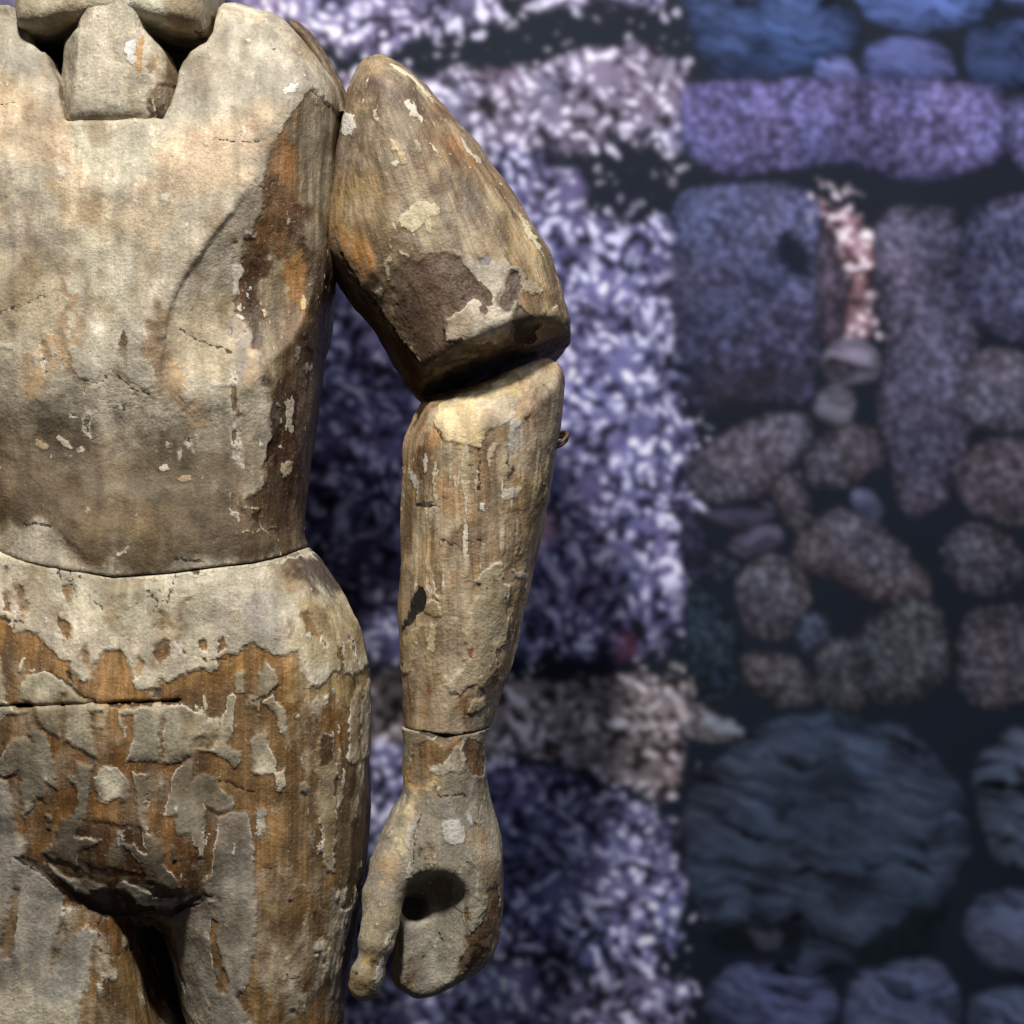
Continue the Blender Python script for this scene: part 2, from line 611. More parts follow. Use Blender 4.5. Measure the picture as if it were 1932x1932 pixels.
LIL, VIO, BLU = (138, 128, 172), (126, 122, 178), (54, 70, 112)
DKB, GRY, PNK = (52, 62, 86), (96, 92, 108), (176, 150, 160)
stones = [
    # left: large blocks of pale violet, strongly grained
    ([(380, -60), (560, -70), (760, -60), (900, -60), (925, 10), (880, 40), (800, 66), (720, 96), (640, 92), (560, 60), (430, 40)], LIL, .03, 1),
    ([(960, -70), (1150, -70), (1250, -60), (1262, -8), (1220, 12), (1120, 6), (1020, 14), (975, -10)], LIL, .03, 1),
    ([(560, 170), (700, 146), (800, 150), (900, 136), (1000, 134), (1055, 110), (1120, 84), (1205, 80), (1272, 120), (1290, 190), (1284, 262), (1240, 284), (1200, 262), (1150, 262), (1090, 282), (1000, 276), (920, 316), (760, 330), (600, 320)], (156, 144, 178), .03, 1),
    ([(540, 330), (760, 326), (900, 312), (960, 280), (1020, 300), (1080, 322), (1120, 390), (1190, 436), (1240, 412), (1292, 440), (1300, 560), (1292, 760), (1300, 900), (1286, 1060), (1270, 1170), (1200, 1218), (1080, 1230), (900, 1222), (740, 1230), (600, 1200), (560, 1000), (560, 800), (540, 560)], VIO, .035, 1),
    ([(680, 1270), (800, 1282), (960, 1296), (1100, 1290), (1270, 1292), (1284, 1370), (1278, 1440), (1250, 1500), (1180, 1478), (1100, 1462), (1020, 1436), (920, 1420), (800, 1400), (690, 1400)], (186, 172, 178), .03, 1),
    ([(640, 1420), (760, 1420), (920, 1445), (1020, 1462), (1110, 1494), (1200, 1515), (1262, 1560), (1280, 1660), (1268, 1760), (1200, 1808), (1080, 1806), (960, 1796), (800, 1800), (660, 1780), (630, 1600)], (132, 132, 188), .03, 1),
    ([(640, 1830), (800, 1826), (940, 1826), (1080, 1840), (1220, 1834), (1280, 1860), (1284, 1960), (1260, 2060), (1000, 2080), (760, 2070), (640, 2040)], (136, 134, 182), .03, 1),
    ([(1262, 1310), (1300, 1316), (1350, 1350), (1400, 1384), (1360, 1400), (1300, 1392), (1276, 1360)], (128, 128, 142), .02, .6),
    # right, upper: blue boulders and a long slab
    ([(1290, -60), (1420, -60), (1520, -50), (1560, 0), (1610, 30), (1612, 80), (1560, 112), (1500, 140), (1420, 146), (1350, 130), (1310, 60)], BLU, .04, .45),
    ([(1540, 140), (1552, 112), (1590, 106), (1614, 124), (1618, 152), (1580, 160)], (90, 96, 146), .025, .3),
    ([(1622, 130), (1640, 86), (1690, 72), (1760, 78), (1800, 110), (1790, 150), (1700, 158), (1630, 156)], (82, 92, 146), .035, .35),
    ([(1626, -50), (1760, -60), (1860, -40), (1850, 30), (1760, 58), (1680, 50), (1636, 20)], (80, 98, 156), .035, .45),
    ([(1296, 172), (1360, 156), (1500, 152), (1660, 154), (1800, 152), (1880, 176), (1884, 290), (1800, 330), (1690, 336), (1620, 308), (1520, 312), (1420, 326), (1340, 318), (1292, 260)], (96, 93, 142), .04, .9),
    ([(1282, 380), (1330, 356), (1430, 352), (1510, 362), (1548, 400), (1550, 520), (1544, 640), (1530, 740), (1470, 752), (1400, 748), (1320, 760), (1284, 660), (1272, 520)], (80, 83, 118), .045, .9),
    ([(1548, 388), (1590, 400), (1636, 444), (1654, 520), (1644, 590), (1622, 640), (1596, 636), (1606, 560), (1600, 500), (1572, 440)], (168, 134, 148), .035, 1),
    ([(1546, 440), (1572, 452), (1596, 510), (1598, 570), (1584, 640), (1548, 640), (1540, 540)], (84, 76, 96), .03, .8),
    ([(1656, 424), (1720, 396), (1810, 420), (1840, 560), (1834, 760), (1800, 900), (1740, 965), (1700, 950), (1680, 850), (1656, 760), (1672, 640), (1652, 540)], (84, 82, 106), .04, .9),
    # right: rounded pebbles
    ([(1548, 682), (1564, 654), (1600, 636), (1640, 648), (1660, 680), (1650, 716), (1612, 724), (1568, 716)], (112, 112, 136), .035, .35),
    ([(1538, 762), (1548, 734), (1576, 722), (1604, 736), (1612, 764), (1600, 794), (1572, 802), (1546, 790)], (106, 106, 124), .03, .4),
    ([(1518, 872), (1536, 834), (1578, 806), (1628, 798), (1664, 824), (1670, 864), (1640, 886), (1604, 912), (1554, 924), (1526, 906)], GRY, .035, .75),
    ([(1308, 886), (1336, 838), (1400, 804), (1506, 782), (1522, 828), (1500, 862), (1482, 884), (1450, 920), (1380, 942), (1326, 930)], (104, 102, 122), .04, .8),
    ([(1458, 928), (1486, 890), (1512, 896), (1528, 944), (1536, 986), (1512, 1004), (1486, 988)], (92, 88, 104), .025, .5),
    ([(1336, 966), (1400, 956), (1450, 948), (1462, 972), (1440, 990), (1380, 996)], (72, 72, 96), .02, .3),
    ([(1374, 1032), (1394, 1004), (1440, 990), (1470, 996), (1476, 1024), (1450, 1044), (1402, 1052)], (76, 76, 98), .025, .25),
    ([(1606, 930), (1624, 920), (1650, 936), (1664, 964), (1652, 986), (1624, 976), (1608, 952)], (80, 82, 110), .025, .15),
    ([(1502, 1042), (1530, 996), (1594, 968), (1650, 990), (1710, 1046), (1752, 1100), (1720, 1136), (1660, 1136), (1596, 1104), (1530, 1076)], (94, 90, 104), .04, .8),
    ([(1388, 1112), (1408, 1068), (1462, 1050), (1506, 1064), (1526, 1128), (1506, 1176), (1454, 1206), (1404, 1182)], (96, 94, 108), .035, .75),
    ([(1326, 1066), (1350, 1040), (1384, 1052), (1398, 1080), (1370, 1100), (1336, 1092)], (58, 64, 84), .02, .5),
    ([(1490, 1192), (1510, 1156), (1546, 1156), (1568, 1186), (1556, 1226), (1516, 1236)], (66, 74, 94), .025, .6),
    ([(1396, 1254), (1436, 1226), (1488, 1232), (1532, 1276), (1536, 1324), (1484, 1338), (1424, 1314)], (92, 88, 98), .03, .7),
    ([(1540, 1268), (1568, 1204), (1616, 1226), (1636, 1294), (1614, 1346), (1556, 1338)], (82, 82, 92), .03, .75),
    ([(1612, 1240), (1640, 1178), (1712, 1134), (1770, 1160), (1780, 1260), (1730, 1322), (1652, 1312)], (80, 84, 94), .035, .7),
    ([(1292, 1130), (1330, 1120), (1374, 1170), (1396, 1230), (1390, 1300), (1340, 1310), (1300, 1260)], (44, 56, 72), .025, .5),
    ([(1284, 960), (1320, 980), (1336, 1040), (1316, 1100), (1288, 1080)], (46, 50, 74), .02, .5),
    # right, lower: one huge dark boulder and its neighbours
    ([(1290, 1560), (1316, 1480), (1380, 1420), (1450, 1372), (1550, 1350), (1650, 1366), (1750, 1416), (1816, 1520), (1810, 1640), (1740, 1720), (1650, 1790), (1560, 1832), (1500, 1830), (1508, 1780), (1440, 1756), (1340, 1730), (1296, 1650)], (54, 64, 84), .05, .35),
    ([(1392, 1832), (1450, 1820), (1520, 1826), (1560, 1856), (1568, 1910), (1540, 1960), (1440, 1970), (1360, 1940), (1340, 1880)], (78, 84, 118), .035, .4),
    ([(1592, 1900), (1620, 1840), (1680, 1816), (1760, 1820), (1800, 1880), (1790, 1980), (1700, 2010), (1610, 1990)], (78, 86, 116), .04, .4),
    # the wall goes on to the right
    ([(1830, 90), (1860, 50), (1960, 40), (2060, 60), (2070, 140), (1960, 160), (1850, 150)], BLU, .035, .45),
    ([(1894, -60), (2020, -70), (2090, -30), (2060, 24), (1950, 22), (1890, 0)], (84, 98, 150), .035, .45),
    ([(1906, 200), (1980, 178), (2080, 184), (2120, 260), (2080, 330), (1970, 340), (1910, 290)], (104, 102, 152), .04, .8),
    ([(1822, 420), (1900, 372), (2010, 380), (2060, 470), (2040, 590), (1950, 640), (1850, 610), (1816, 520)], (90, 92, 128), .045, .85),
    ([(1822, 700), (1870, 660), (1940, 676), (1966, 740), (1930, 800), (1860, 806), (1818, 764)], (100, 98, 118), .035, .5),
    ([(1994, 690), (2060, 660), (2120, 720), (2100, 820), (2020, 830), (1980, 770)], (86, 86, 110), .035, .6),
    ([(1812, 880), (1860, 836), (1950, 832), (2010, 880), (2000, 950), (1920, 984), (1836, 960)], (94, 90, 106), .035, .75),
    ([(1780, 1030), (1830, 990), (1900, 1010), (1930, 1070), (1890, 1120), (1810, 1110)], (84, 84, 100), .03, .6),
    ([(1950, 1040), (2020, 1000), (2090, 1040), (2090, 1130), (2010, 1160), (1950, 1110)], (80, 84, 104), .035, .6),
    ([(1810, 1210), (1850, 1150), (1940, 1160), (1980, 1230), (1950, 1310), (1860, 1330), (1812, 1280)], (86, 84, 98), .035, .7),
    ([(2010, 1210), (2080, 1190), (2130, 1260), (2100, 1340), (2020, 1330)], (74, 80, 96), .03, .6),
    ([(1850, 1430), (1930, 1380), (2040, 1390), (2110, 1470), (2100, 1600), (2000, 1650), (1890, 1620), (1846, 1530)], (72, 82, 104), .05, .4),
    ([(1830, 1720), (1900, 1680), (2000, 1700), (2050, 1770), (2000, 1830), (1890, 1830), (1834, 1780)], (70, 78, 102), .04, .4),
    ([(1830, 1900), (1920, 1866), (2030, 1880), (2060, 1970), (1960, 2030), (1850, 2000)], (74, 82, 108), .04, .4),
    # behind and beside the figure, top left
    ([(-260, -80), (-60, -90), (60, -70), (60, 30), (-20, 70), (-160, 60), (-270, 20)], LIL, .035, 1),
    ([(-260, 110), (-60, 110), (40, 130), (70, 220), (20, 330), (-160, 350), (-280, 260)], VIO, .04, 1),
]


def print_image():
    """the picture printed on the panel: a soft, magnified photograph of stones, as linear colours"""
    xs = np.arange(-760, 2600, STEP)
    ys = np.arange(-160, 2100, STEP)
    X, Y = np.meshgrid(xs, ys, indexing='ij')
    q = np.stack([X.ravel(), Y.ravel()], -1)
    N = len(q)
    p3 = lambda sx, sy, z=0.0: np.stack([q[:, 0] / sx, q[:, 1] / sy, np.full(N, z)], -1)
    warp = np.stack([fbm(p3(60, 60), 3, 1), fbm(p3(60, 60, 9), 3, 2)], -1)
    fine = np.stack([fbm(p3(17, 17), 2, 3), fbm(p3(17, 17, 5), 2, 4)], -1)
    low = fbm(p3(190, 150), 3, 6)
    mid = fbm(p3(64, 58), 3, 7)
    # glints: dots and short rods lying at wandering angles
    sel = fbm(p3(75, 75, 3), 2, 8)
    rods = []
    for kk, th in enumerate((.45, -.55, 1.35)):
        u = (q[:, 0] + warp[:, 0] * 20) * math.cos(th) + (q[:, 1] + warp[:, 1] * 20) * math.sin(th)
        v = -(q[:, 0] + warp[:, 0] * 20) * math.sin(th) + (q[:, 1] + warp[:, 1] * 20) * math.cos(th)
        rods.append(vnoise(np.stack([u / 16, v / 11, np.zeros(N)], -1), 9 + kk) * .8 + .3 * vnoise(np.stack([u / 10, v / 8, np.ones(N)], -1), 20 + kk))
    wa, wb = smoothstep(-.16, -.02, sel), smoothstep(.04, .18, sel)
    rod = rods[0] * (1 - wa) + rods[1] * wa * (1 - wb) + rods[2] * wb
    dot = np.sqrt(gouge(np.stack([q[:, 0] / 22 + fine[:, 0] * .5, q[:, 1] / 20 + fine[:, 1] * .5, np.full(N, .5)], -1), 11))
    dsel = vnoise(p3(25, 25, 2), 12)
    glint = np.maximum(smoothstep(.16, .52, rod), smoothstep(.44, .16, dot) * smoothstep(-.10, .25, dsel))
    bead = smoothstep(.66, .16, np.sqrt(gouge(p3(14, 12, .5), 13)))
    bsel = vnoise(p3(14, 13, 7), 14)
    strk = fbm(np.stack([(q[:, 0] + warp[:, 0] * 60) / 70, (q[:, 1] + warp[:, 1] * 40 - .18 * q[:, 0]) / 15, np.zeros(N)], -1), 4, 15)
    hue = fbm(p3(85, 85, 4), 2, 16)
    img = np.tile(lin((22, 28, 40)), (N, 1)) * (1 + .35 * fbm(p3(260, 260), 2, 17))[:, None]

    def lay(mask, col):
        m = np.clip(mask, 0, 1)[:, None]
        img[:] = img + (col - img) * m

    for i, (pts, rgb, hgt, kind) in enumerate(stones):
        pts = np.asarray(pts, float)
        out = spline(pts, True, 5)
        c0 = pts.mean(0)
        sz = np.minimum(*(pts.max(0) - pts.min(0)))
        lo, hi = pts.min(0) - 90, pts.max(0) + 90
        w = np.where((q[:, 0] > lo[0]) & (q[:, 0] < hi[0]) & (q[:, 1] > lo[1]) & (q[:, 1] < hi[1]))[0]
        ext = np.linalg.norm(pts - c0, axis=1).mean()
        big = 8.0 if c0[0] > 1290 and ext > 75 else 2.0 if c0[0] > 1290 else 10.0
        qq = q[w] + warp[w] * (40 if kind == 1 else min(14, sz * .12)) + fine[w] * (16 if kind == 1 else 5)
        d = sd_poly(qq, c0 + (out - c0) * (1 + big / ext))
        base = lin(rgb)
        if kind == 1:
            lum = 1 + 1.0 * low[w] + .6 * mid[w] - .35 * smoothstep(900, 640, q[w, 0]) * smoothstep(500, 900, q[w, 1])  # last term puts the figure's shadow beside the torso into the print
            body = base * np.clip(.08 + .46 * lum, .04, 2)[:, None]
            body = body * (1 + np.stack([hue[w] * .2, hue[w] * -.08, hue[w] * -.14], -1))
            hi_c = (lin((236, 238, 255)) * .84 + base * .9) * np.clip(.30 + .62 * lum, .16, 1.3)[:, None]
            g_ = glint[w] * smoothstep(-.75, .25, mid[w] + .5 * low[w])
            col = body + (hi_c - body) * (g_ * .86)[:, None]
            hole = smoothstep(.02, -.32, rod[w]) * smoothstep(.45, -.05, mid[w])
            col = col * (1 - .9 * hole)[:, None]
            m = smoothstep(-11, 12, d)
            stray = smoothstep(-58, -8, d) * smoothstep(.34, .55, rod[w]) * .7      # grains sprinkled past the edge
            m = np.maximum(m, stray * (d < 0))
        else:
            R = max(12.0, min(60.0, sz * .48))
            t = np.clip(d / R, 0, 1)
            dome = np.sqrt(np.clip(1 - (1 - t) ** 2, 0, 1))
            up = np.clip((c0[1] - q[w, 1]) / max(sz * .5, 1), -1, 1)
            sh = (.22 + .70 * dome) * (1 + .26 * up)
            if kind >= .5:
                tx = (.42 + .82 * bead[w]) * (1 + .55 * bsel[w]) * (1 + .6 * mid[w])
                if kind >= .85:
                    tx = tx * (1 + 1.0 * low[w]) + glint[w] * .55
            else:
                tx = (.85 + 1.7 * strk[w] + .16 * bsel[w]) * (1 + .5 * mid[w])
            col = base * np.clip(sh * tx, .02, 3)[:, None]
            col = col * (1 + np.stack([hue[w] * .16, hue[w] * -.03, hue[w] * -.12], -1))
            soft = 9 if sz > 150 else 6
            m = smoothstep(-soft, soft, d)
        full = np.zeros(N)
        full[w] = m
        cf = np.zeros((N, 3))
        cf[w] = col
        lay(full, cf)
    # dark hollows, pale flakes and rosy spots in the print
    for pts, rgb, blur, al in (
            ([(1452, 452), (1480, 436), (1524, 470), (1530, 512), (1500, 520), (1466, 496)], (16, 22, 36), 9, .95),
            ([(1336, 1764), (1400, 1740), (1500, 1742), (1512, 1776), (1440, 1800), (1350, 1800)], (13, 20, 27), 9, .95),
            ([(1420, 1752), (1470, 1750), (1476, 1786), (1440, 1792)], (62, 66, 78), 8, .8),
            ([(1600, 1800), (1700, 1730), (1790, 1700), (1760, 1800), (1650, 1830)], (15, 24, 30), 12, .9),
            ([(1262, 1306), (1290, 1322), (1312, 1350), (1300, 1370), (1274, 1336)], (196, 184, 190), 7, .8),
            ([(1330, 1344), (1400, 1380), (1392, 1390), (1340, 1372)], (140, 148, 168), 6, .8),
            ([(1000, 980), (1040, 970), (1056, 1010), (1030, 1040), (1000, 1020)], (190, 150, 172), 16, .6),
            ([(1144, 1200), (1190, 1190), (1206, 1230), (1170, 1256)], (104, 66, 92), 12, .7),
            ([(1480, 1376), (1560, 1362), (1650, 1372), (1640, 1384), (1560, 1376)], (28, 34, 50), 6, .7),
            ([(1440, 1470), (1500, 1440), (1600, 1440), (1640, 1480), (1560, 1520), (1470, 1510)], (26, 33, 44), 26, .6),
            ([(1560, 1660), (1640, 1656), (1660, 1690), (1580, 1690)], (20, 25, 36), 14, .7),
            ([(1340, 700), (1520, 690), (1520, 750), (1340, 770)], (40, 36, 42), 20, .5)):
        poly = np.array(pts, float)
        lay(smoothstep(-blur, blur, sd_box(q + warp * 16 + fine * 10, poly, blur + 2)) * al, np.tile(lin(rgb), (N, 1)) * (1 + .5 * rod)[:, None])
    im = np.clip(img, .002, .95).reshape(len(xs), len(ys), 3)
    # the enlargement is soft
    ker = np.array([.05, .24, .42, .24, .05])
    for ax in (0, 1, 0, 1):
        im = sum(kk * np.roll(im, o - 2, axis=ax) for o, kk in enumerate(ker))
    return xs, ys, im


def make_backdrop():
    xs, ys, im = print_image()
    keep = [i for i, x in enumerate(xs) if 360 <= x <= 2080 or i % 6 == 0 or i == len(xs) - 1]
    xs, im = xs[keep], im[keep]
    nx, ny = len(xs), len(ys)
    X, Y = np.meshgrid(xs, ys, indexing='ij')
    w = W(np.stack([X, Y], -1), YW)
    v = np.stack([w[..., 0], np.full(X.shape, YW), w[..., 1]], -1).reshape(-1, 3)
    i = np.arange(nx * ny).reshape(nx, ny)
    qf = np.stack([i[:-1, :-1], i[:-1, 1:], i[1:, 1:], i[1:, :-1]], -1).reshape(-1, 4)
    me = make_mesh('print', v, qf, dict(ink=im.reshape(-1, 3)), smooth=False)
    k = NT('matt_photo_print')
    k.put(k.b.inputs['Base Color'], k.attr('ink', 'Color'))
    k.b.inputs['Roughness'].default_value = .6
    k.b.inputs['Specular IOR Level'].default_value = .10
    o = bpy.data.objects.new('printed_backdrop', None)
    lo, hi = v.min(0), v.max(0)
    o.location = ((lo[0] + hi[0]) / 2, YW, lo[2])
    COL.objects.link(o)
    o['label'] = 'large flat backdrop printed with a blurred photograph of violet and blue-grey stones'
    o['category'] = 'backdrop'
    o['kind'] = 'thing'
    bpy.context.view_layer.update()
    link('print', me, k.m, o)
    # the board the print is mounted on
    y0, y1 = YW + .002, YW + .022
    bv = np.array([(x, y, z) for x in (lo[0], hi[0]) for y in (y0, y1) for z in (lo[2], hi[2])])
    bq = np.array([(0, 1, 3, 2), (4, 6, 7, 5), (0, 4, 5, 1), (2, 3, 7, 6), (0, 2, 6, 4), (1, 5, 7, 3)])
    link('board', make_mesh('board', bv, bq, smooth=False), simple_material('grey_board', (60, 62, 70), (74, 76, 84), 20, .8), o)


make_backdrop()

# ================================================================== the wooden figure
fig = bpy.data.objects.new('wooden_figure', None)
fig.location = (-.35, 0, -.62)
COL.objects.link(fig)
fig['label'] = 'carved wooden jointed figure with flaking cream paint, bare torso and hanging arm'
fig['category'] = 'sculpture'
bpy.context.view_layer.update()

HV = .0017

# ---------------------------------------------------------------- trunk outline (torso, hips, thighs)
CX = 225
right = [(405, 40), (422, 19), (470, 25), (530, 46), (576, 86), (612, 132), (640, 182), (646, 230), (642, 300), (636, 400),
         (632, 500), (627, 590), (611, 680), (601, 760), (590, 840), (579, 920), (574, 980), (576, 1012), (588, 1042),
         (620, 1090), (652, 1142), (680, 1202), (693, 1280), (697, 1360), (695, 1450), (691, 1550), (684, 1650),
         (675, 1720), (665, 1780), (655, 1850), (647, 1932), (636, 2050), (628, 2150)]
gap = [(392, 2150), (384, 2050), (366, 1940), (346, 1866), (328, 1800), (314, 1752), (296, 1738), (276, 1740), (284, 1790), (312, 1870), (338, 1950), (366, 2050), (376, 2150)]
left = [(-58, 2150), (-66, 2050), (-90, 1900), (-112, 1750), (-126, 1600), (-134, 1450), (-138, 1350), (-130, 1250),
        (-112, 1160), (-84, 1090), (-56, 1040), (-46, 1000), (-48, 920), (-70, 800), (-110, 680), (-150, 560), (-180, 420),
        (-192, 300), (-196, 200), (-166, 130), (-120, 80), (-70, 46), (-10, 26), (30, 20), (46, 40)]
YT = 0.0
trunk = np.concatenate([spline(right, False, 4), np.array(gap, float), spline(left, False, 4)])
# close across the neck
trunk_w = W(trunk, YT)


def seam_z(px):
    return np.interp(px, [-300, -50, 60, 225, 330, 420, 480, 530, 576, 620, 900],
                     [1010, 1020, 1060, 1088, 1080, 1068, 1062, 1050, 1030, 1015, 1000])


def trunk_field(g):
    f = g.inflate(trunk_w, YT, .105, .112, .10, 2.3)
    return f


LO = W([(-240, 2140)], YT)[0]
# ---- torso
g = Grid((-.605, -.135, W([(0, 1100)], 0)[0, 1]), (-.145, .115, W([(0, 0)], 0)[0, 1] + .004), HV)
f = trunk_field(g)
f += .0
# waist slightly hollow, abdomen drawn in
ab = W([(270, 850)], -.11)[0]
f = smax(f, -g.ellipsoid((ab[0], -.212, ab[1]), (.17, .108, .075)), .035)
# armpit facets: past a carved ridge the chest drops and falls away to the side
q2 = g.xz()
for sgn in (1,):
    rid = np.array([(650, 214), (592, 166), (540, 236), (500, 300), (470, 358), (436, 408), (390, 460), (348, 528), (318, 588), (306, 700), (306, 860),
                    (760, 860), (760, 214)], float)
    if sgn < 0:
        rid[:, 0] = 2 * CX - rid[:, 0]
    dd = sd_poly(q2, W(spline(rid[:9], False, 5).tolist() + rid[9:].tolist(), -.1))
    _, zp = unW(q2[:, 0], q2[:, 1], -.1)
    fade = 1 - smoothstep(470, 800, zp)
    sl = 1.0 if sgn > 0 else .22
    rec = np.where(dd > 0, (.0010 * smoothstep(0, .003, dd) + .55 * dd) * sl, dd * 3) * fade + np.where(dd > 0, 0, dd * 3) * (1 - fade)
    ylim = (-.1085 + rec).reshape(len(g.x), 1, len(g.z)).astype(np.float32)
    f = smax(f, (ylim - g.Y) * .9, .003)
# front of the shoulders slopes back
sp = W([(225, 250)], -.11)[0]
f = smax(f, g.plane((0, -.112, sp[1] - .02), (0, -1, .24)), .012)
# neck notch, open to the front, closed behind
npoly = np.array([(225, 239), (318, 237), (336, 182), (346, 140), (362, 106), (394, 82), (402, 60), (408, -60),
                  (42, -60), (48, 60), (56, 82), (88, 106), (104, 140), (114, 182), (132, 237)], float)
q2 = g.xz()
np3 = np.stack([q2[:, 0], np.zeros(len(q2)), q2[:, 1]], -1)
nd = (sd_poly(q2, W(npoly, -.075)) + .0035 * fbm(np3 * 60, 3, 5)).reshape(len(g.x), 1, len(g.z)).astype(np.float32)
notch = np.maximum(-nd, g.Y - .045)
f = smax(f, -notch, .004)
